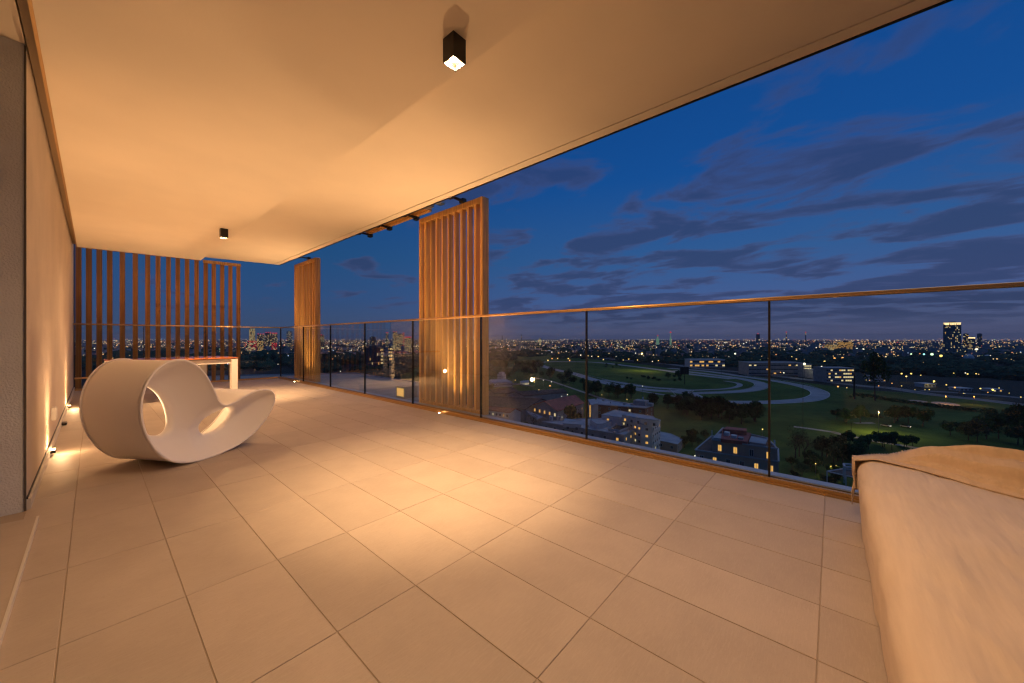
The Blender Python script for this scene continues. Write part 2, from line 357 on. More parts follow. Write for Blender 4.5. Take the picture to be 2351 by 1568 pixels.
# ------------------------------------------------------------------ timber shutters
def wood_shaded(t, b):  # darker copy of the timber: weaker light at the far end put into colour
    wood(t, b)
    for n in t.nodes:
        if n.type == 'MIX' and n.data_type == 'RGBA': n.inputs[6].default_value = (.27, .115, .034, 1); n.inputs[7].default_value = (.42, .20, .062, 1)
m_wood2 = mat('shaded_timber', rough=.5, spec=.4, build=wood_shaded)
def slat_mesh(w, d, h, name='slat', m=None):
    b = MB(); b.box((-w / 2, -d / 2, 0), (w / 2, d / 2, h)); return b.mesh(name, m or m_wood)
sm = slat_mesh(.044, .070, 1.0)
def shutter(y0, y1, nsl, label):                    # panel in the plane X ~ 3.36, y0 < y1
    root = empty('slatted_shutter', (3.345, (y0 + y1) / 2, -.01), label=label, cat='shutter', group='timber shutters outside the long balustrade')
    H = 2.872; w = y1 - y0; D = .115
    def part(nm, a, bb):
        m = MB(); m.box(a, bb); return bevel(m.build(nm, m_wood, root), .002, 1)
    part('stile', (0, -w / 2, 0), (D, -w / 2 + .05, H)); part('stile', (0, w / 2 - .045, 0), (D, w / 2, H))
    part('top_rail', (0, -w / 2 + .05, H - .075), (D, w / 2 - .045, H)); part('bottom_rail', (0, -w / 2 + .05, 0), (D, w / 2 - .045, .06))
    pitch = (w - .02) / (nsl + 1)
    for k in range(nsl):
        y = -w / 2 + .03 + pitch * (k + 1) - .02
        s_ = link('slat', sm, root); s_.location = (.040, y, .06); s_.rotation_euler = (0, 0, math.pi / 2 + R.uniform(-.02, .02)); s_.scale = (1, 1, H - .135)
    return root
shutter(3.44, 4.86, 9, 'tall slatted timber shutter standing nearest, halfway along the balustrade')
shutter(8.93, 10.27, 7, 'slatted timber shutter standing by the far corner of the terrace')
# track and brackets under the slab
tr = empty('shutter_track', (0, 0, 0), label='timber and steel shutter track hung outside the slab edge', cat='track')
b = MB(); b.box((3.30, 4.55, 2.915), (3.36, 6.45, 2.955)); b.box((3.22, 4.55, 2.945), (3.30, 6.45, 2.956)); b.build('rail', m_wood, tr)
b = MB(); b.box((3.14, 4.6, 2.975), (3.30, 6.40, 2.985)); b.build('cover_plate', m_dark, tr)
b = MB(); b.box((3.15, 4.42, 2.93), (3.30, 4.58, 3.0)); b.box((3.15, 4.3, 2.985), (3.42, 4.42, 3.02)); b.build('end_bracket_plate', m_steel, tr)
for y in (3.85, 4.95, 5.75, 6.42, 9.35):
    b = MB(); b.beam((3.05, y, 2.915), (3.37, y - .03, 2.885 if y in (3.85, 9.35) else 2.90), .05, .022); b.box((3.32, y - .055, 2.865), (3.385, y + .03, 2.925)); b.box((3.13, y - .03, 2.87), (3.17, y + .03, 2.90))
    bevel(b.build('bracket', m_dark, tr), .003, 1)
# end screen: slats placed on their own line behind the end balustrade
def scrY(x): return 11.10 + (2.4 - x) * 0.11
def on_screen(xp):                                   # where the sight line crosses the screen line
    r = ray(xp, HY); k = (11.10 + 2.4 * .11) / (r.y + .11 * r.x); return r.x * k, r.y * k
sl = [(85, 120), (178, 211), (270, 302), (361, 393), (473, 504), (587, 618), (695, 727), (785, 819), (877, 910), (959, 992), (1041, 1073), (1124, 1157), (1205, 1237), (1275, 1308), (1349, 1383), (1423, 1453), (1493, 1523)]
e1 = empty('slatted_screen', (0, 0, 0), label='long slatted timber screen across the far end, beside the wall', cat='screen')
e2 = empty('slatted_screen', (0, 0, 0), label='short slatted timber screen leaf with top rail at the far end', cat='screen')
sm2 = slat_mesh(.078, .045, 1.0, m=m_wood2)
pos = []
for i, (a, c) in enumerate(sl):
    xp = px('z2', (a + c) / 2, 0)[0]; x, y = on_screen(xp); pos.append((x, y))
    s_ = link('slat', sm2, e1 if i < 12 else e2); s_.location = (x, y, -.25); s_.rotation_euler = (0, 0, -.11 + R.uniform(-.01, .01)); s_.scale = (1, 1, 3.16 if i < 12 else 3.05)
for ee, a, c, z in ((e1, 0, 11, 2.94), (e2, 12, 16, 2.82)):
    b = MB(); b.beam((pos[a][0] - .05, pos[a][1], z), (pos[c][0] + .05, pos[c][1], z), .05, .07); b.build('top_rail', m_wood, ee)
    b = MB(); b.beam((pos[a][0] - .05, pos[a][1], -.22), (pos[c][0] + .05, pos[c][1], -.22), .05, .06); b.build('bottom_rail', m_wood, ee)

# ------------------------------------------------------------------ lamps on the terrace
WARM = (1.0, .585, .28)
def lightobj(kind, name, loc, energy, color, parent=None, size=.02, spot=None, blend=.5, rot=None):
    d = bpy.data.lights.new(name, kind); d.energy = energy; d.color = color
    if kind in ('SPOT', 'POINT'): d.shadow_soft_size = size
    if spot: d.spot_size = math.radians(spot); d.spot_blend = blend
    o = bpy.data.objects.new(name, d); COL.objects.link(o); o.location = loc
    if rot: o.rotation_euler = rot
    if parent is not None: o.parent = parent
    return o
def cube_lamp(x, y, zc, label, power, wide=.34, beam=1.6):
    root = empty('ceiling_lamp', (x, y, zc), label=label, cat='ceiling lamp', group='black cube ceiling lamps')
    a = .0445; h = .135
    b = MB(); t_ = .004
    b.box((-a, -a, -h), (a, -a + t_, 0)); b.box((-a, a - t_, -h), (a, a, 0)); b.box((-a, -a + t_, -h), (-a + t_, a - t_, 0)); b.box((a - t_, -a + t_, -h), (a, a - t_, 0)); b.box((-a + t_, -a + t_, -.02), (a - t_, a - t_, -.001))
    b.build('housing', m_dark, root)
    b = MB(); q = a - t_ - .001
    for sx, sy, ex, ey in ((-q, -q, q, -q), (q, -q, q, q), (q, q, -q, q), (-q, q, -q, -q)):
        b.poly([(sx, sy, -h + .002), (ex, ey, -h + .002), (ex * .6, ey * .6, -h + .035), (sx * .6, sy * .6, -h + .035)])
    b.build('reflector', m_reflector, root)
    b = MB(); n = 20; b.poly([(.027 * math.cos(2 * math.pi * i / n), .027 * math.sin(-2 * math.pi * i / n), -h + .030) for i in range(n)]); b.tube((0, 0, -h + .031), (0, 0, -h + .05), .03, .03, 16)
    b.build('bulb', m_lens, root)
    lightobj('SPOT', 'lamp_light', (0, 0, -h + .018), power * wide, WARM, root, .022, 165, 1.0)
    lightobj('SPOT', 'lamp_beam', (0, 0, -h + .016), power * beam, (1, .60, .29), root, .022, 60, 1.0, (math.radians(14), math.radians(-9), 0))
    return root
cube_lamp(1.315, 1.575, C1, 'black cube ceiling lamp nearest the camera, lit warm', 330, .54, 1.5)
cube_lamp(1.295, 6.93, C1, 'small black cube ceiling lamp farther away above the table', 400, .55, 1.6)
cube_lamp(1.40, .02, C1, 'added cube ceiling lamp out of view, lighting the daybed', 300, .15, .03)  # unseen lamp added to light the daybed
def uplight(x, y, label, power, spot=100, tilt=0., z=0.0, r=.03, grp=None, lean='X', soft=.012, lensm=None):
    root = empty('floor_uplight', (x, y, z), label=label, cat='floor light', group=grp)
    b = MB(); b.tube((0, 0, -.008), (0, 0, .004), r * 1.3, r * 1.3, 16); b.build('rim', m_steel, root)
    b = MB(); b.tube((0, 0, .004), (0, 0, .007), r * .8, r * .8, 16); b.build('lens', lensm or m_lens, root)
    lightobj('SPOT', 'uplight_light', (0, 0, .012), power, WARM, root, soft, spot, 1.0, (math.pi + (tilt if lean == 'Y' else 0), (tilt if lean == 'X' else 0), 0))
    return root
g = 'floor uplights washing the shutters'
uplight(3.035, 3.95, 'small glowing floor uplight at the foot of the nearest shutter', 100, 96, z=.004, r=.013, grp=g, tilt=.22)
uplight(3.035, 9.30, 'small glowing floor uplight at the foot of the far shutter', 100, 96, z=.004, r=.013, grp=g, tilt=.22)
def wash(x, y, p):  # spots added beside the shutter uplights to brighten the ceiling
    lightobj('SPOT', 'ceiling_fill', (x, y, .03), p, WARM, None, .04, 125, 1.0, (math.pi, -.42, 0))
wash(3.03, 3.95, 215); wash(3.03, 9.30, 240)
def skirting_light(y, label, p_near, p_up):
    root = empty('skirting_light', (-.243, y, .04), label=label, cat='wall light', group='small lights fixed on the skirting')
    b = MB(); b.box((0, -.05, -.012), (.03, .05, .012)); bevel(b.build('housing', m_dark, root), .003)
    b = MB(); b.box((.004, -.045, .0125), (.026, .045, .0155)); b.build('lens', m_lens2, root)
    lightobj('POINT', 'skirting_glow', (.06, 0, .06), p_near, WARM, root, .03)
    lightobj('SPOT', 'skirting_ceiling_fill', (.10, 0, .05), p_up, WARM, root, .04, 150, 1.0, (math.pi, .62, 0))  # wide spot added to brighten the ceiling
skirting_light(5.0, 'small skirting light below the wall socket', 4, 105)
skirting_light(8.1, 'small dark skirting light beyond the socket near the wall end', 6, 90)

# socket and small bits on the wall
root = empty('wall_socket', (-.26, 5.45, .30), label='pale square wall socket low on the left wall', cat='wall socket')
b = MB(); b.box((0, -.06, -.055), (.03, .06, .06)); bevel(b.build('box', m_sock, root), .006)
b = MB(); b.box((.03, -.05, -.045), (.034, .05, .05)); bevel(b.build('cover', m_sock, root), .003)
b = MB(); b.box((-.243, 6.6, .01), (-.205, 6.72, .035)); tag(bevel(b.build('door_stop', m_dark), .004), 'small dark stop on the floor against the skirting', 'door stop')

# ------------------------------------------------------------------ table
root = empty('outdoor_table', (.88, 8.2, 0), rz=math.radians(5), label='long table with glossy red top and pale frame behind the chair', cat='table')
TH = .675; W2, D2 = .74, .47
b = MB(); b.box((-W2, -D2, TH - .022), (W2, D2, TH)); bevel(b.build('table_top', m_table, root), .004)
b = MB()
for sy in (-1, 1): b.box((-W2 + .1, sy * (D2 - .05) - .02, TH - .105), (W2 - .1, sy * (D2 - .05) + .02, TH - .03))
for sx in (-1, 1): b.box((sx * (W2 - .05) - .02, -D2 + .1, TH - .105), (sx * (W2 - .05) + .02, D2 - .1, TH - .03))
b.build('apron', m_tleg, root)
b = MB(); b.box((-W2 + .02, -D2 + .02, TH - .03), (W2 - .02, D2 - .02, TH - .0225)); b.build('under_frame', m_dark, root)
lg = MB(); lg.box((-.045, -.045, 0), (.045, .045, TH - .03)); lm = lg.mesh('leg', m_tleg)
for sx in (-1, 1):
    for sy in (-1, 1):
        o = link('leg', lm, root); o.location = (sx * (W2 - .05) - (.22 if (sx, sy) == (1, 1) else 0), sy * (D2 - .05), 0)
b = MB(); b.prism([(-.72, -.5), (-.62, -.5), (-.60, -.44), (-.72, -.42)], TH - .05, TH + .006); b.build('corner_cover', m_sock, root)

# ------------------------------------------------------------------ rocking chair
SO = Vector((2.68, -2.72)) * .966; SD = Vector((.983, .185)); SD.normalize()      # (depth, lateral) of the near side face
WD = Vector((.185, -.983)); WD.normalize()
def side_pt(zx, zy, dep=0.0):                        # pixel of the chair close-up -> (along, height) on a plane dep behind the side face
    x = (zx / 1.742) / 1.3038; y = (600 + zy / 1.742) / 1.3038; u = (x - CX) / FX
    o = SO + WD * dep
    t_ = (u * o[0] - o[1]) / (SD[1] - u * SD[0]); d = o[0] + SD[0] * t_
    return (t_, CAMZ + (HY - y) * d / FX)
outl = [(940, 852), (880, 862), (822, 898), (780, 950), (752, 1010), (737, 1080), (738, 1150), (754, 1220), (784, 1282), (820, 1330), (868, 1366), (915, 1382), (965, 1384), (1020, 1377), (1085, 1360), (1150, 1335), (1240, 1290), (1320, 1230), (1380, 1160), (1420, 1090), (1432, 1040), (1418, 1012), (1380, 1003), (1330, 1012), (1270, 1042), (1215, 1075), (1175, 1087), (1145, 1072), (1124, 1030), (1098, 975), (1068, 925), (1030, 885), (985, 860)]
h1 = [(742, 1000), (728, 1060), (728, 1130), (740, 1190), (762, 1230), (790, 1243), (832, 1240), (865, 1218), (878, 1182), (873, 1130), (856, 1078), (824, 1028), (778, 994)]
h2 = [(1195, 1093), (1150, 1110), (1100, 1135), (1060, 1162), (1040, 1190), (1042, 1215), (1060, 1230), (1100, 1226), (1150, 1202), (1185, 1170), (1205, 1135), (1210, 1108)]
O = [side_pt(*p) for p in outl]
zmin = min(p[1] for p in O)
def spline(P, n):
    out = []; m = len(P)
    for i in range(m):
        p0, p1, p2, p3 = (Vector(P[(i + k - 1) % m]) for k in range(4))
        for j in range(8):
            t_ = j / 8; out.append(.5 * ((2 * p1) + (-p0 + p2) * t_ + (2 * p0 - 5 * p1 + 4 * p2 - p3) * t_ * t_ + (-p0 + 3 * p1 - 3 * p2 + p3) * t_ ** 3))
    L_ = [0]
    for i in range(len(out)): L_.append(L_[-1] + (out[(i + 1) % len(out)] - out[i]).length)
    res = []; k = 0
    for i in range(n):
        s_ = L_[-1] * i / n
        while L_[k + 1] < s_: k += 1
        f = (s_ - L_[k]) / max(1e-9, L_[k + 1] - L_[k]); res.append(out[k].lerp(out[(k + 1) % len(out)], f))
    return res
O = spline([(p[0], p[1] - zmin) for p in O], 170)
H1 = spline([(p[0], p[1] - zmin) for p in (side_pt(x, y, .27) for x, y in h1)], 56)
H2 = spline([(p[0], p[1] - zmin) for p in (side_pt(x, y, .25) for x, y in h2)], 56)
def inside(p, poly):
    c = False; n = len(poly)
    for i in range(n):
        a = poly[i]; q = poly[(i + 1) % n]
        if (a[1] > p[1]) != (q[1] > p[1]) and p[0] < (q[0] - a[0]) * (p[1] - a[1]) / (q[1] - a[1]) + a[0]: c = not c
    return c
def dist(p, poly):
    best = 1e9
    for i in range(len(poly)):
        a = poly[i]; e = poly[(i + 1) % len(poly)] - a; t_ = max(0, min(1, (p - a).dot(e) / e.dot(e))); best = min(best, (p - a - e * t_).length)
    return best
# keep the holes inside the outline
def pull(Hh, m):
    c = sum(Hh, Vector((0, 0))) / len(Hh)
    out = []
    for p in Hh:
        k = 0
        while (not inside(p, O) or dist(p, O) < m) and k < 60: p = p + (c - p).normalized() * .004; k += 1
        out.append(p)
    return out
H1 = pull(pull(H1, .045), .045); H2 = pull(pull(H2, .05), .05)
pts = list(O) + list(H1) + list(H2); nO, n1_, n2_ = len(O), len(H1), len(H2)
edges = [(i, (i + 1) % nO) for i in range(nO)] + [(nO + i, nO + (i + 1) % n1_) for i in range(n1_)] + [(nO + n1_ + i, nO + n1_ + (i + 1) % n2_) for i in range(n2_)]
def add_ring(base, off, sgn):
    n = len(base)
    for i in range(n):
        tng = (base[(i + 1) % n] - base[i - 1]).normalized(); nn = Vector((-tng.y, tng.x)) * sgn
        p = base[i] + nn * off
        if inside(p, O) and not inside(p, H1) and not inside(p, H2) and dist(p, O) > off * .75 and min(dist(p, H1), dist(p, H2)) > .003:
            if all((p - q).length > .006 for q in pts[-80:]): pts.append(p)
def orient(P): return sum(P[i][0] * P[(i + 1) % len(P)][1] - P[(i + 1) % len(P)][0] * P[i][1] for i in range(len(P))) > 0
for off in (.006, .014, .026): add_ring(O, off, 1 if orient(O) else -1)
for Hh in (H1, H2):
    for off in (.005, .012, .022): add_ring(Hh, off, -1 if orient(Hh) else 1)
st = .017; x0 = min(p[0] for p in O); x1 = max(p[0] for p in O); z1_ = max(p[1] for p in O)
yy = 0; row = 0
while yy < z1_:
    xx = x0 + (row % 2) * st / 2
    while xx < x1:
        p = Vector((xx, yy)); xx += st
        if inside(p, O) and not inside(p, H1) and not inside(p, H2) and dist(p, O) > .034 and min(dist(p, H1), dist(p, H2)) > .030: pts.append(p)
    yy += st * .87; row += 1
vo, _, fo, *_r = delaunay_2d_cdt([Vector(p) for p in pts], edges, [], 0, 1e-6)
tris = []
for f in fo:
    c = sum((vo[i] for i in f), Vector((0, 0))) / len(f)
    if inside(c, O) and not inside(c, H1) and not inside(c, H2): tris.append(f)
CW = .56
def thick(p):
    a = dist(p, O); bh = min(dist(p, H1), dist(p, H2)); r = bh / max(1e-6, a + bh)
    t0 = .045; rr = min(1., bh / .03); t_ = t0 * math.sqrt(max(0, 1 - (1 - rr) ** 2))
    f = r ** 1.9
    return min(CW / 2, t_ + (CW / 2 - t0) * f) if a > 1e-5 else CW / 2
bm = bmesh.new()
near = []; far = []
hs = set()
for i, p in enumerate(vo):
    T = thick(p); onh = min(dist(p, H1), dist(p, H2)) < 1e-5
    def wp(w): # centre the width so the near side face is at w = 0
        q = SO + SD * p[0] + WD * (CW / 2 - w)
        v = FWD * q[0] + RGT * q[1]; return (v.x, v.y, p[1] + .001)
    a = bm.verts.new(wp(T)); near.append(a)
    if onh: far.append(a); a.co = Vector(wp(0.0))
    else: far.append(bm.verts.new(wp(-T)))
for f in tris:
    try: bm.faces.new([near[i] for i in f]); bm.faces.new([far[i] for i in reversed(f)])
    except ValueError: pass
bm.edges.ensure_lookup_table()
# outline order in the output (first nO inputs keep their order)
segs = 14
def outline_idx():
    res = []
    for p in O: res.append(min(range(len(vo)), key=lambda k: (vo[k] - p).length_squared))
    return res
oi_ = outline_idx(); cols = []
for i in oi_:
    a = near[i].co.copy(); c = far[i].co.copy()
    cols.append([near[i]] + [bm.verts.new(a.lerp(c, k / segs)) for k in range(1, segs)] + [far[i]])
for i in range(len(cols)):
    A = cols[i]; B = cols[(i + 1) % len(cols)]
    for k in range(segs):
        try: bm.faces.new((A[k], B[k], B[k + 1], A[k + 1]))
        except ValueError: pass
bmesh.ops.recalc_face_normals(bm, faces=bm.faces[:])
me = bpy.data.meshes.new('rocking_chair'); bm.to_mesh(me)
me.materials.append(m_white)
for p in me.polygons: p.use_smooth = True
sharp = [None] * 0
bm.free()
ch = bpy.data.objects.new('rocking_chair', me); COL.objects.link(ch)
tag(ch, 'white sculptural plastic rocking chair with oval holes through its sides', 'rocking chair')
# raised moulded lip along both rims
for w in (0.0, CW):
    b = MB(); n = len(O); rr = .0085; kseg = 8
    for i in range(n):
        p = O[i]; tn = (O[(i + 1) % n] - O[i - 1]).normalized(); nn = Vector((-tn.y, tn.x))
        for k in range(kseg):
            a = 2 * math.pi * k / kseg; pp = p + nn * (rr * math.cos(a)); q = SO + SD * pp[0] + WD * (w + rr * .7 * math.sin(a))
            v = FWD * q[0] + RGT * q[1]; b.v.append((v.x, v.y, pp[1] + .003))
    for i in range(n):
        for k in range(kseg):
            b.f.append((i * kseg + k, i * kseg + (k + 1) % kseg, ((i + 1) % n) * kseg + (k + 1) % kseg, ((i + 1) % n) * kseg + k)); b.m.append(0)
    b.build('rim', m_white, ch, True)

# ------------------------------------------------------------------ daybed and throw
def fabric(t, b):
    co = t.nodes.new('ShaderNodeTexCoord')
    def nz(sx, det, rot=0.):
        mpn = t.nodes.new('ShaderNodeMapping'); mpn.inputs['Scale'].default_value = sx; mpn.inputs['Rotation'].default_value = (0, 0, rot); L(t, co.outputs['Object'], mpn.inputs[0])
        n = t.nodes.new('ShaderNodeTexNoise'); n.inputs['Scale'].default_value = 1; n.inputs['Detail'].default_value = det; L(t, mpn.outputs[0], n.inputs['Vector']); return n.outputs[0]
    a = nz((5, 60, 20), 5, .15); w = nz((1.6, 9, 4), 6, .25); f = nz((500, 500, 500), 2)
    c = mixc(t, smooth(t, a, .3, .7), (.66, .54, .42), (.71, .585, .455)); c = mixc(t, mathn(t, 'MULTIPLY', f, .2), c, (.56, .45, .34)); L(t, c, b.inputs['Base Color'])
    bp = t.nodes.new('ShaderNodeBump'); bp.inputs['Strength'].default_value = .55; bp.inputs['Distance'].default_value = .007
    L(t, mathn(t, 'ADD', mathn(t, 'MULTIPLY', w, 5.0), mathn(t, 'MULTIPLY', a, .06)), bp.inputs['Height']); L(t, bp.outputs[0], b.inputs['Normal'])
m_fab = mat('beige_linen', rough=.95, spec=.1, build=fabric)
def fabric2(t, b):
    fabric(t, b)
    for n in t.nodes:
        if n.type == 'MIX' and n.data_type == 'RGBA' and not n.inputs[6].is_linked: n.inputs[6].default_value = (.60, .45, .31, 1); n.inputs[7].default_value = (.66, .50, .35, 1)
m_throw = mat('tan_throw_cloth', rough=.95, spec=.1, build=fabric2)
HS = .365
def prof(a0, a1, r, n_side, n_round, n_flat, H):
    out = [(a0, -H + H * i / n_side * (1 - r / H)) for i in range(n_side)]
    out += [(a0 + r - r * math.cos(math.pi / 2 * i / n_round), -r + r * math.sin(math.pi / 2 * i / n_round)) for i in range(n_round)]
    k = [(a0 + r + (a1 - a0 - 2 * r) * i / n_flat, 0.) for i in range(n_flat + 1)]
    m_ = [(a0 + a1 - x, z) for x, z in out][::-1]
    return out + k + m_
PX = prof(.15, 2.735, .055, 8, 6, 150, HS); PY = prof(-1.45, -.10, .085, 10, 9, 70, HS)
b = MB(); nx, ny = len(PX), len(PY)
for i, (x, hx) in enumerate(PX):
    for j, (y, hy) in enumerate(PY):
        dr = -(((-hx) ** 6 + (-hy) ** 6) ** (1 / 6.)); z = max(0.004, HS + dr)
        nv = Vector((x * 1.3, y * 3.1, z * 2)); wr = noise.fractal(nv, .8, 2.1, 4) if hasattr(noise, 'fractal') else 0
        zs = 1 if hy == 0 and hx == 0 else .3
        z2 = z + zs * (.012 * wr + .004 * math.sin(x * 9 + y * 4 + 3 * wr)) + zs * .006 * (1 - abs(noise.noise(Vector((x * 1.1 + y * .9, y * 4.5 - x * 1.5, 3)))) * 2) ** 3
        crown = .014 * max(0, 1 - ((y + .77) / .67) ** 2) if zs == 1 else 0
        y2 = y
        if y > -.2: y2 = y + (.003 * math.sin(x * 3.2 + 1.1 * wr) + .003 * wr + .002 * math.sin(x * 17 + 4 * wr + z * 2)) * (1 if hy < 0 else .3) - (.018 * (1 - z / HS))
        b.v.append((x, y2, max(.003, z2 + crown)))
for i in range(nx - 1):
    for j in range(ny - 1): b.f.append((i * ny + j, (i + 1) * ny + j, (i + 1) * ny + j + 1, i * ny + j + 1)); b.m.append(0)
db = b.build('daybed', m_fab, None, True); tag(db, 'low daybed under a beige linen cover, beside the balustrade', 'daybed')
b = MB(); b.box((2.62, -.16, 0.0), (2.70, -.12, .06)); b.build('foot', m_dark, db)
# throw over the bolster at the balustrade end
b = MB(); nu, nv_ = 150, 130
def sm01(v, a, c): t_ = max(0., min(1., (v - a) / (c - a))); return t_ * t_ * (3 - 2 * t_)
for i in range(nu + 1):
    for j in range(nv_ + 1):
        v = j / nv_; y = -.108 - 1.35 * v
        xin = max(2.05, 2.69 - .74 * (-y - .108)) + .012 * math.sin(v * 17)          # inner hem
        u_ = i / nu; span = (2.765 - xin) + .26
        s_ = u_ * span; x = xin + s_; z = HS + .012 + .014 * max(0, 1 - ((y + .77) / .67) ** 2) - (0 if y < -.185 else .085 - math.sqrt(max(0, .085 ** 2 - (min(.084, y + .185)) ** 2)))
        n_ = noise.noise(Vector((x * 3, y * 3, 1.7)))
        bol = sm01(y, -.16, -.37) * sm01(x - xin, .05, .22) * .090
        bol *= 1 - .35 * sm01(x, 2.68, 2.80)
        fold = 0.
        sy_ = max(0, -.10 - y)
        for c0, sl_, wd, hh, ph in ((.045, .02, .012, .022, 0), (.10, .08, .017, .042, 1.3), (.165, .18, .020, .046, 2.1), (.235, .26, .016, .032, 4.), (.30, .36, .020, .034, 5.2), (.36, .46, .014, .024, .7)):
            ln_ = xin + c0 + sl_ * sy_ + .016 * math.sin(sy_ * 9 + ph) + .012 * n_
            e_ = (x - ln_) / (wd if x > ln_ else wd * .34)
            fold += hh * math.exp(-e_ ** 2) * sm01(-y, .10, .24 + .04 * ph) * (1 - .5 * sm01(sy_, .5, 1.2)) * (1 - sm01(x, 2.60, 2.70))
        fold += .016 * max(0, 1 - 2.2 * abs(noise.noise(Vector((x * 5 + y * 2.2, y * 5.5 - x * 3, 8))))) ** 1.5 * sm01(-y, .14, .3) * (1 - sm01(x, 2.52, 2.64))
        fold *= sm01(u_, .0, .05)
        z += bol + fold + .008 * n_ * sm01(-y, .1, .3)
        z0_ = z
        if x > 2.765:
            over = min(.19, x - 2.765); z = z - over + .0; x = 2.765 + .018 + .006 * math.sin(y * 21)
        elif x > 2.735: z -= (x - 2.735) * .3
        if v < .03: z -= (.03 - v) * 2.0; y = -.098 + .006 * math.sin(u_ * 9) + .012
        b.v.append((x, y, max(.02, z)))
for i in range(nu):
    for j in range(nv_):
        a = i * (nv_ + 1) + j; b.f.append((a, a + nv_ + 1, a + nv_ + 2, a + 1)); b.m.append(0)
th = b.build('throw_blanket', m_throw, None, True); tag(th, 'tan throw blanket rumpled over the raised end of the daybed', 'blanket')
sd = th.modifiers.new('thickness', 'SOLIDIFY'); sd.thickness = .006; sd.offset = 1

exec_city = True
# ================================================================== the land below
def grassb(t, b):
    co = t.nodes.new('ShaderNodeTexCoord')
    def nz(s_, det):
        n = t.nodes.new('ShaderNodeTexNoise'); n.inputs['Scale'].default_value = s_; n.inputs['Detail'].default_value = det; L(t, co.outputs['Object'], n.inputs['Vector']); return n.outputs[0]
    c = mixc(t, smooth(t, nz(.02, 7), .38, .62), (.050, .092, .024), (.088, .142, .034))
    c = mixc(t, mathn(t, 'MULTIPLY', smooth(t, nz(.15, 6), .45, .75), .6), c, (.030, .062, .018)); L(t, c, b.inputs['Base Color'])
m_grass = mat('grass', rough=1, spec=.05, build=grassb)
m_land = mat('city_land', (.030, .036, .034), 1, spec=.05, var=((.004, .004, 1), .5, 6))
m_track = mat('track_asphalt', (.30, .31, .33), .85, spec=.2, var=((.05, .05, .05), .15, 5))
m_road = mat('asphalt', (.16, .165, .17), .9, spec=.2, var=((.05, .05, .05), .2, 5))
m_line = mat('white_edge_line', (.62, .62, .6), .8)
m_path = mat('gravel_path', (.34, .32, .28), .9, var=((.2, .2, .2), .15, 4))
gmb = MB(); gmb.poly([(-18000, -18000, GZ), (18000, -18000, GZ), (18000, 18000, GZ), (-18000, 18000, GZ)]); tag(gmb.build('ground', m_land), kind='structure')
# parkland sheet
pk = [('z4', -300, 470), ('z4', 180, 430), ('z4', 560, 445), ('z4', 900, 478), ('z4', 1500, 545), ('z5', 100, 540), ('z5', 600, 585), ('z5', 1568, 700), ('z6', 900, 880), ('z6', 1765, 985), ('z6', 2400, 1060)]
b = MB(); P = [G(*p) for p in pk]; nearp = [Vector((330, -420, 0)), Vector((60, -300, 0)), Vector((40, 60, 0)), Vector((60, 420, 0))]
P = [Vector((p.x, p.y, GZ + .02)) for p in P] + [Vector((p.x, p.y, GZ + .02)) for p in nearp]
b.poly(P); tag(b.build('park_lawn', m_grass), kind='structure')
def cat(P, n=10):
    out = []
    for i in range(len(P) - 1):
        p0 = P[max(0, i - 1)]; p1 = P[i]; p2 = P[i + 1]; p3 = P[min(len(P) - 1, i + 2)]
        for j in range(n):
            t_ = j / n; out.append(.5 * ((2 * p1) + (-p0 + p2) * t_ + (2 * p0 - 5 * p1 + 4 * p2 - p3) * t_ * t_ + (-p0 + 3 * p1 - 3 * p2 + p3) * t_ ** 3))
    return out + [P[-1]]
def ribbon(mb, P, w, z, mi=0, off=0.):
    n = len(P); ws = w if isinstance(w, (list, tuple)) else None
    Ls = []; Rs = []
    for i in range(n):
        d = (P[min(n - 1, i + 1)] - P[max(0, i - 1)]); d.z = 0
        if d.length < 1e-6: d = Vector((1, 0, 0))
        d.normalize(); nn = Vector((-d.y, d.x, 0)); ww = w if ws is None else ws[0] + (ws[1] - ws[0]) * i / n
        Ls.append(P[i] + nn * (off + ww / 2)); Rs.append(P[i] + nn * (off - ww / 2))
    k = len(mb.v); mb.v += [(p.x, p.y, GZ + z) for p in Ls] + [(p.x, p.y, GZ + z) for p in Rs]
    for i in range(n - 1): mb.f.append((k + i, k + n + i, k + n + i + 1, k + i + 1)); mb.m.append(mi)
def road(name, pl, w, m, z=.06, lines=True, lm=m_line):
    P = cat([G(*p) for p in pl]); b = MB(); ribbon(b, P, w, z, 0)
    if lines:
        ww = w if not isinstance(w, tuple) else w[0]
        for s_ in (-1, 1): ribbon(b, P, .5, z + .03, 1, s_ * (ww / 2 - .5))
    return tag(b.build(name, [m, lm]), kind='structure')
road('racetrack', [('z5', 0, 528), ('z5', 300, 552), ('z5', 600, 595), ('z5', 850, 630), ('z5', 1030, 665), ('z5', 1150, 700), ('z5', 1185, 735), ('z5', 1120, 768), ('z5', 980, 785), ('z5', 700, 795), ('z5', 300, 783), ('z4', 1850, 785), ('z4', 1550, 762), ('z4', 1300, 728), ('z4', 1050, 668), ('z4', 900, 620), ('z4', 760, 592), ('z4', 650, 562), ('z4', 600, 538), ('z4', 650, 524), ('z4', 820, 520), ('z4', 1100, 527), ('z4', 1400, 560), ('z4', 1700, 598), ('z5', 60, 560), ('z5', 300, 590), ('z5', 500, 612)], 15, m_track)
road('racetrack', [('z5', 60, 545), ('z5', 350, 580), ('z5', 560, 610), ('z5', 700, 640), ('z5', 725, 670), ('z5', 640, 700), ('z5', 400, 718), ('z5', 100, 722), ('z4', 1850, 762), ('z4', 1560, 740), ('z4', 1350, 708), ('z4', 1150, 675)], (15, 8), m_track, .12)
road('inner_service_road', [('z5', 440, 628), ('z5', 540, 645), ('z5', 550, 668), ('z5', 440, 690), ('z5', 200, 700), ('z5', -60, 706)], 6, m_track, .10, False)
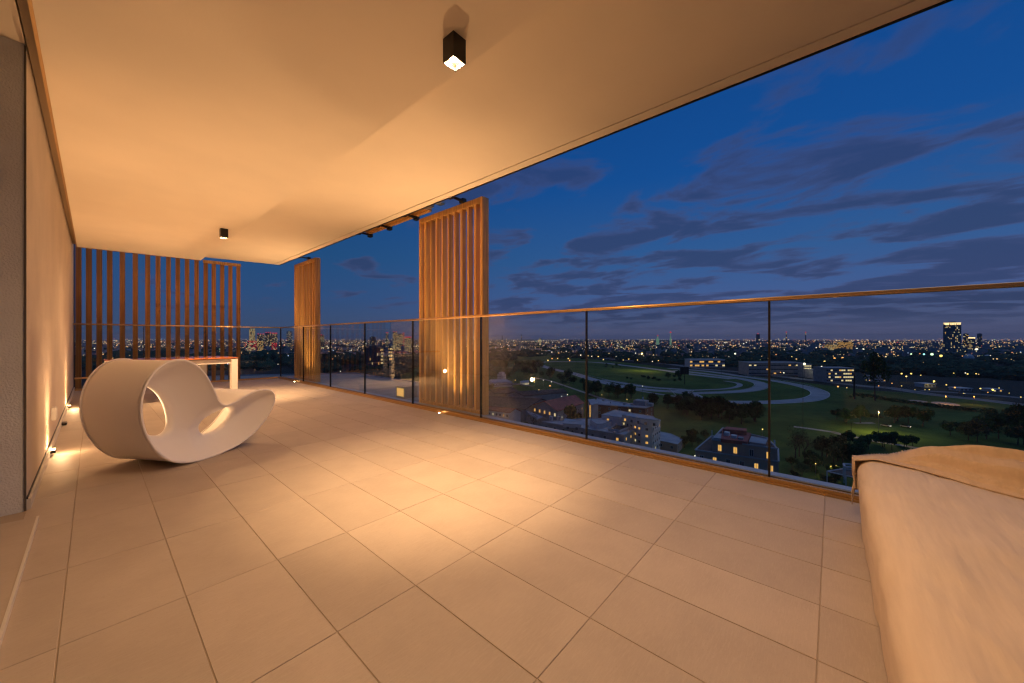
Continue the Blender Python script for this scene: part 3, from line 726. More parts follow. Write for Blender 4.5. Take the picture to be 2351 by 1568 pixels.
road('boulevard', [('z4', 560, 440), ('z4', 900, 470), ('z4', 1300, 505), ('z4', 1700, 540), ('z5', 250, 532), ('z5', 560, 558), ('z5', 850, 590), ('z5', 1150, 625), ('z5', 1568, 672), ('z6', 500, 818), ('z6', 900, 880), ('z6', 1400, 935), ('z6', 2000, 1010)], 16, m_road, .08)
road('service_road', [('z4', 1150, 690), ('z4', 1400, 755), ('z4', 1650, 800), ('z4', 1996, 850), ('z5', 400, 850), ('z5', 650, 870)], 5, m_track, .05, False)
road('park_path', [('z5', 980, 985), ('z5', 1120, 1003), ('z5', 1300, 1030), ('z6', 0, 1242), ('z6', 200, 1285), ('z6', 400, 1325), ('z6', 640, 1362), ('z6', 1100, 1450), ('z6', 1700, 1560)], 4, m_path, .05, False)
road('park_track', [('z6', 180, 1150), ('z6', 360, 1148)], 3, m_path, .05, False)
road('back_lane', [('a1', 900, 300), ('a1', 1200, 350), ('a1', 1450, 430), ('a1', 1870, 575), ('a2', 300, 235), ('a2', 700, 310), ('a2', 1000, 330)], 4, m_path, .07, False)
road('parking_strip', [('z6', 800, 845), ('z6', 1100, 862), ('z6', 1500, 890), ('z6', 1765, 915)], 12, m_road, .07, False)
m_sand = mat('sand_bunker', (.34, .31, .24), .95)
for c_, rx, ry, nm in ((('z6', 770, 943), 7, 3, 'left'), (('z6', 1030, 968), 12, 4, 'right')):
    p = G(*c_); b = MB(); b.poly([(p.x + rx * math.cos(a), p.y + ry * math.sin(a) * 2, GZ + .05) for a in [2 * math.pi * i / 16 for i in range(16)]]); tag(b.build('sand_patch', m_sand), kind='structure')

# ------------------------------------------------------------------ trees
def leafb(col):
    def f(t, b):
        oi = t.nodes.new('ShaderNodeObjectInfo'); co = t.nodes.new('ShaderNodeTexCoord')
        n = t.nodes.new('ShaderNodeTexNoise'); n.inputs['Scale'].default_value = .6; n.inputs['Detail'].default_value = 3; L(t, co.outputs['Object'], n.inputs['Vector'])
        c = mixc(t, smooth(t, n.outputs[0], .3, .7), tuple(x * .6 for x in col), tuple(x * 1.5 for x in col))
        hsv = t.nodes.new('ShaderNodeHueSaturation'); L(t, mathn(t, 'ADD', mathn(t, 'MULTIPLY', oi.outputs['Random'], .7), .65), hsv.inputs['Value']); L(t, c, hsv.inputs['Color']); L(t, hsv.outputs[0], b.inputs['Base Color'])
    return f
m_leaf = mat('leaves', rough=.8, spec=.1, build=leafb((.036, .080, .026)))
m_leaf2 = mat('brownish_leaves', rough=.8, spec=.1, build=leafb((.062, .070, .034)))
m_leaf3 = mat('distant_leaves', rough=.9, spec=.05, build=leafb((.026, .058, .034)))
m_bark = mat('bark', (.06, .048, .036), .95)
def crown_mesh(seed, n, leaf, rx, rz, zc, mats, lumps=15):
    r = random.Random(seed); b = MB(); cs = []
    for i in range(lumps):
        a = r.uniform(0, 6.28); q = r.uniform(0, .78) * rx; cs.append((Vector((q * math.cos(a), q * math.sin(a), zc + r.uniform(-.7, .85) * rz * (1 - .4 * q / rx))), r.uniform(.20, .46) * rx))
    for i in range(n):
        c, rad = r.choice(cs); d = Vector((r.gauss(0, 1), r.gauss(0, 1), r.gauss(0, .85))).normalized() * (rad * r.uniform(.3, 1.25) ** .5)
        p = c + d; s_ = leaf * r.uniform(.6, 1.4)
        u = Vector((r.gauss(0, 1), r.gauss(0, 1), r.gauss(0, 1))).normalized(); v = u.orthogonal().normalized()
        b.poly([p + u * s_, p + v * s_ * .7, p - u * s_ * .8, p - v * s_ * .7])
    return b.mesh('crown', mats)
def trunk_mesh(seed, h, rad, bare=False):
    r = random.Random(seed); b = MB()
    def br(p, d, l, rr, dep):
        q = p + d * l; b.tube(p, q, rr, rr * .62, 6 if dep < 2 else 4, caps=False)
        if dep >= (4 if bare else 2): return
        for _ in range(3 if dep < 3 else 4):
            nd = (d + Vector((r.gauss(0, .5), r.gauss(0, .5), r.uniform(-.1, .35)))).normalized()
            br(q, nd, l * r.uniform(.5, .75), rr * .55, dep + 1)
    br(Vector((0, 0, 0)), Vector((r.uniform(-.06, .06), r.uniform(-.06, .06), 1)).normalized(), h, rad, 0)
    return b.mesh('trunk', m_bark)
KINDS = []
for k in range(5): KINDS.append((crown_mesh(10 + k, 2200, .34, 4.6, 3.3, 6.3, m_leaf), trunk_mesh(30 + k, 3.6, .28)))
for k in range(2): KINDS.append((crown_mesh(20 + k, 1300, .38, 4.8, 3.4, 6.6, m_leaf2), trunk_mesh(40 + k, 3.8, .26)))
KINDS.append((crown_mesh(50, 1100, .30, 3.0, 1.7, 1.6, m_leaf, 6), trunk_mesh(51, .8, .12)))       # bush (index 7)
BARE = [(crown_mesh(60, 900, .13, 4.2, 3.6, 6.6, m_leaf2, 26), trunk_mesh(61, 3.0, .24, True))]
def tree(p, s_, label, kind=None, name='tree', group=None, sz=None):
    k = R.randrange(0, 5) if kind is None else kind
    cm_, tm = BARE[0] if k == 'bare' else KINDS[k]
    root = empty(name, (p.x, p.y, GZ), R.uniform(0, 6.28), label=label, cat='bush' if k == 7 else 'tree', group=group)
    root.scale = (s_, s_, s_ * (sz or R.uniform(.85, 1.15)))
    link('crown', cm_, root); link('trunk', tm, root); return root
def belt(pl, n, spread, label, sr=(.8, 1.3), group=None, kinds=None, h=0):
    P = cat([G(*p) for p in pl], 12)
    for i in range(n):
        p = P[int((i + R.random()) / n * (len(P) - 1))] + Vector((R.gauss(0, spread), R.gauss(0, spread), 0))
        tree(p, R.uniform(*sr), label + (('', ', towards the left', ', in the middle', ', towards the right')[1 + min(2, i * 3 // n)] if n > 5 else ''), R.choice(kinds) if kinds else None, group=group)
belt([('a1', 140, 330), ('a1', 500, 260), ('a1', 900, 250), ('a1', 1300, 330), ('a1', 1850, 480)], 34, 9, 'dark tree in the thick belt just below the racetrack', (.9, 1.5), 'trees along the near side of the racetrack', [0, 1, 2, 3, 4, 4, 5])
belt([('a2', 30, 160), ('a2', 400, 200), ('a2', 800, 235)], 16, 7, 'dark tree behind the brick building, below the racetrack', (.9, 1.3), 'trees behind the brick building', [0, 1, 2, 3, 4])
belt([('a2', 1150, 360), ('a2', 1500, 430), ('a2', 1900, 470), ('z5', 300, 905), ('z5', 480, 940)], 30, 9, 'tree in the dense copse right of the brick building', (.9, 1.45), 'trees of the dense copse', [0, 1, 2, 3, 5, 6, 4])
belt([('z5', 520, 935), ('z5', 640, 950), ('z5', 760, 950)], 8, 5, 'dark tree beside the post at the edge of the copse', (.8, 1.1), 'trees at the copse edge')
belt([('z4', 190, 600), ('z4', 330, 590), ('z4', 470, 600), ('z4', 560, 605)], 12, 8, 'tall dark tree left of the racetrack bend', (1.3, 1.9), 'tall trees left of the racetrack bend')
belt([('z4', 200, 500), ('z4', 300, 490)], 5, 8, 'large dark tree at the left edge of the lawn', (1.4, 1.9), 'large trees at the left edge of the lawn')
belt([('z4', 1180, 572), ('z4', 1300, 572)], 5, 5, 'round bush on the infield in front of the track', (.7, 1.0), 'bushes on the near infield', [7, 0])
belt([('z4', 1500, 650), ('z4', 1620, 680), ('z4', 1780, 678), ('z4', 1800, 640)], 11, 5, 'bush in the cluster on the racetrack infield', (.8, 1.3), 'bush cluster on the infield', [7, 7, 0])
belt([('z4', 1350, 665), ('z4', 1410, 670)], 2, 2, 'small bush alone on the infield lawn', (.7, .9), 'pair of bushes on the infield', [7])
tree(G('z6', 370, 940), 2.15, 'big round tree standing alone on the far lawn', 0, sz=2.0)
belt([('z6', 60, 1135), ('z6', 150, 1140)], 4, 4, 'round tree beside the lit lawn, left', (.8, 1.1), 'trees left of the lit lawn')
belt([('z6', 540, 1120), ('z6', 640, 1150), ('z6', 700, 1165)], 5, 4, 'dark tree in the middle of the lawn', (.9, 1.2), 'trees in the middle of the lawn')
belt([('z6', 1130, 1290), ('z6', 1250, 1310), ('z6', 1300, 1330)], 4, 2.5, 'spreading tree just above the daybed', (.8, 1.1), 'spreading trees above the daybed', [6, 1])
belt([('z6', 1480, 1290), ('z6', 1600, 1330), ('z6', 1765, 1260), ('z6', 1600, 1180)], 12, 7, 'tall dark tree at the right edge of the park', (1.0, 1.5), 'tall trees at the right edge of the park')
for q in ((520, 390), (640, 395)): tree(G('z6', q[0] - 380, q[1] + 520), .55, 'tiny conifer-like bush by the dark mast', 7, 'bush', group='small bushes by the mast')
hedge = [('z6', 200, 893), ('z6', 330, 905), ('z6', 450, 930), ('z6', 620, 955), ('z6', 800, 980), ('z6', 1000, 1005), ('z6', 1290, 1040)]
P = cat([G(*p) for p in hedge], 8); b = MB()
for p in P:
    for _ in range(26):
        c = p + Vector((R.gauss(0, 1.6), R.gauss(0, 1.6), R.uniform(.1, 2.3))); u = Vector((R.gauss(0, 1), R.gauss(0, 1), R.gauss(0, 1))).normalized(); v = u.orthogonal().normalized(); b.poly([c + u * .9, c + v * .7, c - u * .8, c - v * .7])
tag(b.build('hedge', m_leaf), 'long low dark hedge crossing the far lawn', 'hedge')
P = cat([G('z6', 200, 1060), G('z6', 300, 1085), G('z6', 400, 1095)], 8); b = MB()
for p in P:
    for _ in range(22):
        c = p + Vector((R.gauss(0, 1.2), R.gauss(0, 1.2), R.uniform(.1, 1.8))); u = Vector((R.gauss(0, 1), R.gauss(0, 1), R.gauss(0, 1))).normalized(); v = u.orthogonal().normalized(); b.poly([c + u * .7, c + v * .6, c - u * .7, c - v * .6])
tag(b.build('hedge', m_leaf), 'short dark hedge ending near the lit lawn', 'hedge')
belt([('b5', 480, 900), ('b5', 620, 960), ('b5', 800, 930), ('b5', 900, 900)], 10, 4, 'leafy tree around the yellow lamps beside the white frame', (.7, 1.05), 'trees around the yellow lamps')
belt([('b5', 900, 720), ('b5', 1200, 740), ('b5', 1500, 720), ('b5', 1650, 700)], 14, 3.5, 'low tree along the near side of the park path', (.5, .8), 'low trees along the park path')
for q in ((0, 890), (145, 900), (60, 870)): tree(G('b5', q[0], q[1]), 1.25, 'thin bare tree right of the post, twigs against the lawn', 'bare', group='bare trees right of the post')
belt([('b5', 20, 1150), ('b5', 250, 1100), ('b5', 420, 1150)], 10, 5, 'dark low shrub below the bare trees', (.5, .8), 'shrubs below the bare trees', [7, 7, 0])
belt([('a2', 1560, 960), ('a2', 1750, 1000), ('a2', 1650, 900)], 6, 4, 'dark tree between the low roof and the mansard building', (.5, .75), 'trees beside the low grey roof')
tree(G('a1', 1620, 1250), 1.25, 'dark tree in front of the red roof', 1, sz=1.2)
tree(G('a1', 1740, 1240), .95, 'smaller dark tree beside the stair tower', 2)
tree(G('a1', 960, 1290), 1.0, 'bare tree in front of the grey gabled wall', 'bare')
tree(G('a1', 170, 560), 1.0, 'dark tree at the left of the long low roof', 3)
belt([('a6', 500, 760), ('a6', 750, 740), ('a6', 920, 700)], 13, 6, 'dark tree beyond the flat roof, beside the far shutter', (1.3, 1.8), 'trees beyond the flat roof on the left')
belt([('a6', 1250, 850), ('a6', 1450, 880), ('a6', 1650, 870)], 11, 6, 'dark tree beyond the flat roof, beside the shop lights', (1.1, 1.6), 'trees beyond the flat roof on the right')
belt([('a6', -1600, 640), ('a6', -900, 660), ('a6', 0, 640), ('a6', 400, 620)], 26, 14, 'dark tree in the wood beyond the far corner', (1.3, 1.9), 'trees beyond the far corner')
belt([('z2', 100, 1180), ('z2', 500, 1150), ('z2', 1000, 1140), ('z2', 1600, 1130)], 26, 14, 'dark tree in the wood behind the end screen', (1.3, 1.9), 'trees behind the end screen')

# distant wood: one mass of low clumps
b = MB(); r = random.Random(5)
def clump(c, s_, h):
    k = len(b.v); n = 7; ph = r.uniform(0, 6)
    for lv, (rr, zz_) in enumerate(((.9, .0), (1.05, .45), (.75, .85), (.28, 1.03))):
        for i in range(n):
            a = ph + 2 * math.pi * i / n + lv * .4; q = s_ * rr * r.uniform(.72, 1.2); b.v.append((c.x + q * math.cos(a), c.y + q * math.sin(a), c.z + h * zz_ * r.uniform(.88, 1.1)))
    for lv in range(3):
        for i in range(n):
            j = (i + 1) % n; b.f.append((k + lv * n + i, k + lv * n + j, k + (lv + 1) * n + j, k + (lv + 1) * n + i)); b.m.append(0)
    b.f.append(tuple(k + 3 * n + i for i in range(n))); b.m.append(0)
for i in range(3600):
    xp = r.uniform(60, 2500)
    lo = 812 if xp < 1120 else (792 + 0)
    if xp >= 1120: hi = 826 + (xp - 1120) / 1230 * 48
    else: hi = 870
    if xp < 700: lo, hi = 800, 850
    yp = lo + (hi - lo) * r.random() ** .8
    if xp > 1180 and yp > 818 + (xp - 1180) * .048: continue
    if noise.noise(Vector((xp * .012, yp * .07, 2))) < -.12: continue
    p = onz(xp, yp, GZ); d = (p - Vector((0, 0, GZ))).length
    clump(p, r.uniform(6, 11) * (1 + d / 2500), r.uniform(8, 15))
tag(b.build('distant_wood', m_leaf3), 'dark wooded belt between the park and the city', 'woodland', kind='stuff')

# ------------------------------------------------------------------ buildings
m_bwhite = mat('white_facade', (.50, .52, .54), .8, var=((.3, .3, .3), .12, 5))
m_bgrey = mat('grey_facade', (.30, .30, .31), .85, var=((.3, .3, .3), .15, 5))
m_bbrick = mat('brick_facade', (.17, .075, .05), .9, var=((.5, .5, 2), .25, 5))
m_btan = mat('tan_facade', (.34, .27, .21), .85, var=((.3, .3, .3), .12, 5))
m_roofg = mat('grey_roof', (.30, .34, .38), .7, var=((.2, .2, .2), .2, 5))
m_roofd = mat('dark_roof', (.075, .058, .052), .9, var=((.4, .4, .4), .3, 6))
m_roofr = mat('red_roof', (.30, .075, .065), .85, var=((.4, .4, .4), .2, 6))
m_glassd = mat('dark_window', (.04, .05, .06), .15)
m_lit = mat('lit_window', (.3, .2, .1), .6, emit=(1, .50, .11), es=.95)
m_litw = mat('lit_window_pale', (.3, .3, .2), .6, emit=(1, .76, .36), es=.95)
m_frame = mat('window_frame', (.42, .42, .42), .7)
m_far = mat('far_tower_wall', (.055, .065, .085), .8)
_wc = {}
def win_mesh(w, h):
    k = (round(w, 1), round(h, 1))
    if k not in _wc:
        a = MB(); f = .12
        a.box((-w / 2, -.06, -h / 2), (-w / 2 + f, .02, h / 2)); a.box((w / 2 - f, -.06, -h / 2), (w / 2, .02, h / 2)); a.box((-w / 2 + f, -.06, h / 2 - f), (w / 2 - f, .02, h / 2)); a.box((-w / 2 + f, -.06, -h / 2), (w / 2 - f, .02, -h / 2 + f)); a.box((-.04, -.05, -h / 2 + f), (.04, .01, h / 2 - f))
        ps = []
        for m in (m_glassd, m_lit, m_litw):
            p = MB(); p.box((-w / 2 + f, -.02, -h / 2 + f), (w / 2 - f, .0, h / 2 - f)); ps.append(p.mesh('pane', m))
        _wc[k] = (a.mesh('window', m_frame), ps)
    return _wc[k]
def add_windows(root, a, c, z0, z1, nst, ncol, w=1.3, h=1.5, lit=.25, pale=.2, rs=None):
    d = Vector((c[0] - a[0], c[1] - a[1], 0)); ln = d.length; u = d / ln; n = Vector((u.y, -u.x, 0))
    mid = Vector(((a[0] + c[0]) / 2, (a[1] + c[1]) / 2, 0))
    if n.dot(Vector((0, 0, 0)) - mid) < 0: return
    wm, ps = win_mesh(w, h); rr = rs or R
    for s_ in range(nst):
        z = z1 - (s_ + .55) * (z1 - z0) / nst
        for k in range(ncol):
            p = Vector((a[0], a[1], 0)) + u * (ln * (k + .5) / ncol) + n * .02
            o = link('window', wm, root); o.location = (p.x, p.y, z); o.rotation_euler = (0, 0, math.atan2(u.y, u.x))
            q = rr.random(); pi_ = 1 if q < lit * (1 - pale) else (2 if q < lit else 0)
            po = link('pane', ps[pi_], o)
def ccw(P):
    A = sum(P[i][0] * P[(i + 1) % len(P)][1] - P[(i + 1) % len(P)][0] * P[i][1] for i in range(len(P))); return P if A > 0 else P[::-1]
def block(root, zm, pts, zr, wallm, roofm, z0=GZ, par=.5, wins=None, name='wall'):
    P = ccw([tuple(onz(*px(zm, *p), zr)[:2]) for p in pts])
    b = MB(); b.prism(P, z0, zr); b.build(name, wallm, root)
    c = sum((Vector(p) for p in P), Vector((0, 0))) / len(P)
    b = MB(); b.prism([tuple(c + (Vector(p) - c) * .99) for p in P], zr, zr + .08); b.build('roof', roofm, root)
    if par:
        b = MB()
        for i in range(len(P)):
            a = Vector((*P[i], zr + par / 2)); q = Vector((*P[(i + 1) % len(P)], zr + par / 2)); b.beam(a, q, .4, par)
        b.build('parapet', m_roofg, root)
    if wins:
        st, per, kw = wins
        for i in range(len(P)):
            a, q = P[i], P[(i + 1) % len(P)]; ln = (Vector(a) - Vector(q)).length
            nc = int(ln / per)
            if nc: add_windows(root, a, q, zr - st * 3.2, zr - .4, st, nc, **kw)
    return P
def B(name, label): return empty(name, (0, 0, 0), label=label, cat='building')
# white stepped block
A = B('apartment_building', 'white flat-roofed stepped apartment block with rooftop terraces, below the glass')
block(A, 'a2', [(915, 650), (1090, 664), (1220, 592), (1085, 545), (760, 480), (600, 560)], -39, m_bwhite, m_roofg, wins=(4, 2.6, dict(lit=.3, w=1.3, h=1.3)))
block(A, 'a2', [(-690, 620), (30, 735), (630, 832), (915, 682), (640, 612), (330, 600), (30, 560)], -42.5, m_bgrey, m_roofg, wins=(3, 4.5, dict(lit=.22)))
block(A, 'a2', [(200, 650), (305, 640), (445, 590), (300, 550), (80, 570)], -40.2, m_bwhite, m_roofg, z0=-42.5, par=.25)
block(A, 'a2', [(380, 745), (560, 775), (790, 690), (640, 650), (520, 660)], -42.0, m_bgrey, m_roofd, z0=-42.5, par=.9)
block(A, 'a2', [(-320, 560), (-60, 590), (-60, 660), (-350, 640)], -40.8, m_bwhite, m_roofg, z0=-42.5, par=.25, wins=(1, 3, dict(lit=.5)))
block(A, 'a2', [(270, 500), (480, 530), (600, 545), (760, 470), (490, 420)], -38.0, m_bwhite, m_roofg, par=.3, wins=(1, 4, dict(lit=.6)))
block(A, 'a2', [(600, 500), (920, 560), (1190, 590), (1090, 520), (750, 470)], -36.4, m_bwhite, m_roofg, z0=-39, par=.25, wins=(1, 3.2, dict(lit=.6)))
for i_ in range(3):
    p_ = onz(*px('a2', 1150, 640), -39); z_ = -41.6 - i_ * 3.2
    b = MB(); q0 = onz(*px('a2', 1096, 664), -39); q1 = onz(*px('a2', 1212, 598), -39); u_ = (q1 - q0).normalized(); n_2 = Vector((u_.y, -u_.x, 0)); a_ = q0 + u_ * .5 + n_2 * .35; c_ = q1 - u_ * .5 + n_2 * .35
    b.beam((a_.x, a_.y, z_), (c_.x, c_.y, z_), .25, .9); b.build('balcony_band', m_bwhite, A)
Bk = B('brick_building', 'long dark brick building with flat roof and rooftop plant')
block(Bk, 'a2', [(160, 330), (980, 392), (1112, 345), (1000, 300), (700, 318), (200, 235)], -44, m_bbrick, m_roofg, wins=(2, 6, dict(lit=.25)))
bb = onz(*px('a2', 915, 330), -43.9)
b = MB(); b.box((bb.x - 4, bb.y - 4, -44), (bb.x + 3, bb.y + 4, -40.8)); b.box((bb.x - 3, bb.y - 8, -44), (bb.x + 1, bb.y - 5, -42)); b.build('plant_room', m_bgrey, Bk)
b = MB(); b.tube((bb.x, bb.y - 1, -41), (bb.x, bb.y - 1, -38.6), .5, .5, 8); b.build('chimney', m_bwhite, Bk)
T1 = B('stair_tower', 'narrow grey stair tower with a column of lit windows behind the post')
block(T1, 'a1', [(1925, 700), (2045, 690), (2110, 770), (1990, 800)], -40, m_bgrey, m_roofg, par=.2)
p0 = onz(*px('a1', 1965, 800), -41); 
for k in range(4):
    q = ray(*px('a1', 1968, 825 + 55 * k)); base_d = (p0 - cam.location); kk = base_d.dot(FWD) - .8
    p = cam.location + q * kk; wm, ps = win_mesh(1.3, 1.9); o = link('window', wm, T1); o.location = p; o.rotation_euler = (0, 0, math.atan2(-.75, .65)); link('pane', ps[1], o)
def gable(root, zm, rl, rr_, zr, el, er, ze, roofm, wallm, over=.4, gm=None):
    a = onz(*px(zm, *rl), zr); c = onz(*px(zm, *rr_), zr); e = onz(*px(zm, *el), ze); f = onz(*px(zm, *er), ze)
    e2_ = Vector((2 * a.x - e.x, 2 * a.y - e.y, ze)); f2 = Vector((2 * c.x - f.x, 2 * c.y - f.y, ze))
    b = MB(); up = Vector((0, 0, .35))
    for q in ((a, c, f, e), (c, a, e2_, f2)):
        b.poly(q); b.poly([v + up for v in reversed(q)])
        for i in range(4): b.poly([q[i], q[(i + 1) % 4], q[(i + 1) % 4] + up, q[i] + up])
    b.build('roof', roofm, root)
    cc = (a + c + e + f + e2_ + f2) / 6
    def ins(v, z): w = cc + (v - cc) * .96; return Vector((w.x, w.y, z))
    b = MB(); E, F, E2, F2 = (ins(v, ze) for v in (e, f, e2_, f2)); Aa, Cc = ins(a, zr - .1), ins(c, zr - .1)
    g0 = lambda v: Vector((v.x, v.y, GZ))
    b.poly([g0(E), g0(F), F, E]); b.poly([g0(F2), g0(E2), E2, F2]); b.poly([g0(F), g0(F2), F2, Cc, F]); b.poly([g0(E2), g0(E), E, Aa, E2]); b.build('wall', gm or wallm, root)
    return E, F, E2, F2
RR = B('red_roofed_hall', 'hall with long red pitched roof and glazed gable')
E, F, E2, F2 = gable(RR, 'a1', (1130, 735), (1690, 622), -40, (1375, 918), (1865, 765), -44.5, m_roofr, m_bgrey)
add_windows(RR, E2[:2], E[:2], -49, -44.6, 1, 5, w=1.6, h=2.2, lit=.8); add_windows(RR, E[:2], F[:2], -50, -45, 1, 7, lit=.15)
b = MB()
for x in (1260, 1400): 
    p = onz(*px('a1', x, 1000), -46); b.box((p.x - .9, p.y - .9, GZ), (p.x + .9, p.y + .9, -46))
b.build('pillar', m_bwhite, RR)
DR = B('dark_roofed_hall', 'large hall with dark brown pitched roof left of the red roof')
E, F, E2, F2 = gable(DR, 'a1', (-350, 610), (1090, 690), -41, (-350, 780), (800, 885), -46, m_roofd, m_bgrey)
DR2 = B('dark_roofed_hall', 'dark low roof behind the large brown hall, sloping to the right')
gable(DR2, 'a1', (600, 560), (1480, 505), -45, (780, 640), (1560, 575), -48, m_roofd, m_bgrey)
DR3 = B('dark_roofed_hall', 'dark pitched roof with tan gable and chimney behind the brown hall')
E, F, E2, F2 = gable(DR3, 'a1', (120, 520), (560, 480), -44, (220, 590), (760, 600), -47.5, m_roofd, m_btan)
p = onz(*px('a1', 555, 470), -43.2); b = MB(); b.box((p.x - .6, p.y - .6, -50), (p.x + .6, p.y + .6, -42.6)); b.build('chimney', m_btan, DR3)
TR = B('terracotta_house', 'small house with terracotta tiled roof and lit windows at the lower left')
E, F, E2, F2 = gable(TR, 'a1', (-250, 790), (625, 868), -44, (-250, 850), (515, 945), -46.2, m_roofr, m_bwhite)
add_windows(TR, E[:2], F[:2], -49.5, -46.4, 1, 12, w=1.3, h=1.6, lit=.45); add_windows(TR, E[:2], F[:2], -52.5, -49.5, 1, 12, w=1.3, h=1.6, lit=.3)
SG = B('grey_gable_house', 'pale grey gabled house with a white end wall below the brown roof')
E, F, E2, F2 = gable(SG, 'a1', (760, 880), (1120, 1020), -47, (800, 960), (1240, 1090), -49, m_roofg, m_bgrey)
WH = B('white_villa', 'small white villa with dark windows near the left shutter')
block(WH, 'a1', [(290, 245), (385, 262), (446, 245), (350, 232)], GZ + 9, m_bwhite, m_roofg, wins=(2, 3, dict(lit=.0, w=1.1)))
block(WH, 'a1', [(315, 205), (375, 215), (420, 205), (370, 196)], GZ + 12, m_bwhite, m_roofg, z0=GZ + 9, par=.2)
LW = B('long_low_building', 'long low white building with grey roof below the white villa')
block(LW, 'a1', [(140, 360), (200, 400), (560, 385), (440, 335), (180, 340)], GZ + 5, m_bwhite, m_roofg, wins=(1, 3, dict(lit=.05)))
LS = B('courtyard_pavilion', 'small brightly lit pavilion on the courtyard lawn')
block(LS, 'a1', [(700, 375), (730, 400), (860, 380), (850, 352), (760, 360)], GZ + 3.2, m_bwhite, m_roofg, par=.2, wins=(1, 2.4, dict(lit=1., pale=.6, w=1.8, h=2)))
CP = B('carport', 'curved dark carport roof behind the brown hall')
block(CP, 'a1', [(190, 450), (400, 432), (640, 425), (930, 462), (640, 405), (400, 415)], GZ + 5, m_roofd, m_roofd, z0=GZ + 4.5, par=.3)
# mansard building on the right
MH = B('mansard_building', 'tan mansard-roofed apartment building with red roof terrace and lit windows')
zt = -28.9
block(MH, 'a3', [(545, 520), (1850, 706), (1650, 490), (760, 285)], zt, m_btan, m_roofd, par=.35, wins=(1, 3.1, dict(lit=.35, h=2.0, w=1.1)))
block(MH, 'a3', [(205, 725), (1880, 960), (1870, 700), (540, 440)], zt - 3.3, m_btan, m_roofd, par=.3, wins=(6, 3.1, dict(lit=.35, h=2.0, w=1.1)))
block(MH, 'a3', [(720, 500), (1250, 556), (1325, 380), (745, 290)], zt + .9, m_roofr, m_roofr, z0=zt, par=0)
block(MH, 'a3', [(760, 300), (1235, 340), (1240, 290), (830, 250)], zt + 2.2, m_roofr, m_roofr, z0=zt, par=0)
block(MH, 'a3', [(1300, 560), (1600, 605), (1640, 500), (1345, 450)], zt + .75, m_roofg, m_roofg, z0=zt, par=.15)
block(MH, 'a3', [(570, 480), (700, 495), (735, 400), (650, 395)], zt + .6, m_bwhite, m_roofg, z0=zt, par=.2)
p1 = onz(*px('a3', 1820, 960), -33); b = MB(); b.beam(p1, p1 + Vector((2.2, .5, 5.5)), .35, .35); b.beam(p1 + Vector((2.2, .5, 5.5)), p1 + Vector((3.0, .2, -6)), .3, .3); b.build('roof_brace', m_bwhite, MH)
b = MB(); p1 = onz(*px('a3', 540, 520), zt); b.tube((p1.x, p1.y, zt), (p1.x, p1.y, zt + 2.9), .12, .12, 6); b.build('roof_mast', m_bwhite, MH)
LR = B('low_grey_building', 'low building with blue-grey roof right of the white apartment block')
block(LR, 'a2', [(1150, 900), (1495, 975), (1580, 890), (1380, 800), (1150, 760)], GZ + 4.5, m_btan, m_roofg, par=.2, wins=(1, 4, dict(lit=.1)))
# flat roof standing in for the terrace floor mirrored in the far glass
NR = B('reflection_roof', 'wide flat warm-grey roof standing in for the floor reflection in the far glass')
m_nroof = mat('reflection_toned_deck', (.34, .29, .22), .55, var=((.08, .3, .1), .25, 4))  # warm floor reflection painted into the deck colour
block(NR, 'a6', [(-2600, 960), (-1500, 905), (860, 855), (1060, 882), (1430, 945), (2090, 1035), (2700, 1180), (2200, 1700), (-2400, 1700)], -15, m_btan, m_nroof, par=.5)
p = onz(*px('a6', 1840, 1290), -14.9); b = MB(); b.box((p.x - 2, p.y - 2, -14.9), (p.x + 2, p.y + 2, -11.8)); b.build('reflection_hut', m_btan, NR)
lb = MB(); lb.box((p.x - 2.05, p.y - 1.6, -14.4), (p.x - 2.0, p.y + 1.6, -12.3)); lb.build('mirrored_glow_panel', m_lit, NR)  # hut and glowing panel put in for a bright reflection in the glass
# small white-framed shelter at the lower right
PG = empty('glass_shelter', (0, 0, 0), label='white framed glass shelter at the lower right behind the daybed', cat='shelter')
g0 = [onz(*px('b5', *q), -48.5) for q in ((495, 1100), (790, 1170), (1010, 1210), (980, 1090), (760, 1060))]
b = MB()
for i in range(5):
    a = g0[i]; c = g0[(i + 1) % 5]; b.beam(a, c, .3, .3); b.beam(Vector((a.x, a.y, GZ)), a, .3, .3)
b.build('frame', m_bwhite, PG)
b = MB(); P = [(v.x, v.y) for v in g0]; b.prism(P, -48.9, -48.75); b.build('roof_glass', m_roofd, PG)
g1 = [onz(*px('b5', *q), -44) for q in ((752, 985), (775, 1030), (1050, 1060), (1050, 1010))]
b = MB()
for i in range(4): b.beam(g1[i], g1[(i + 1) % 4], .5, .5); b.beam(Vector((g1[i].x, g1[i].y, -48.6)), g1[i], .35, .35)
b.build('upper_frame', m_bwhite, PG)
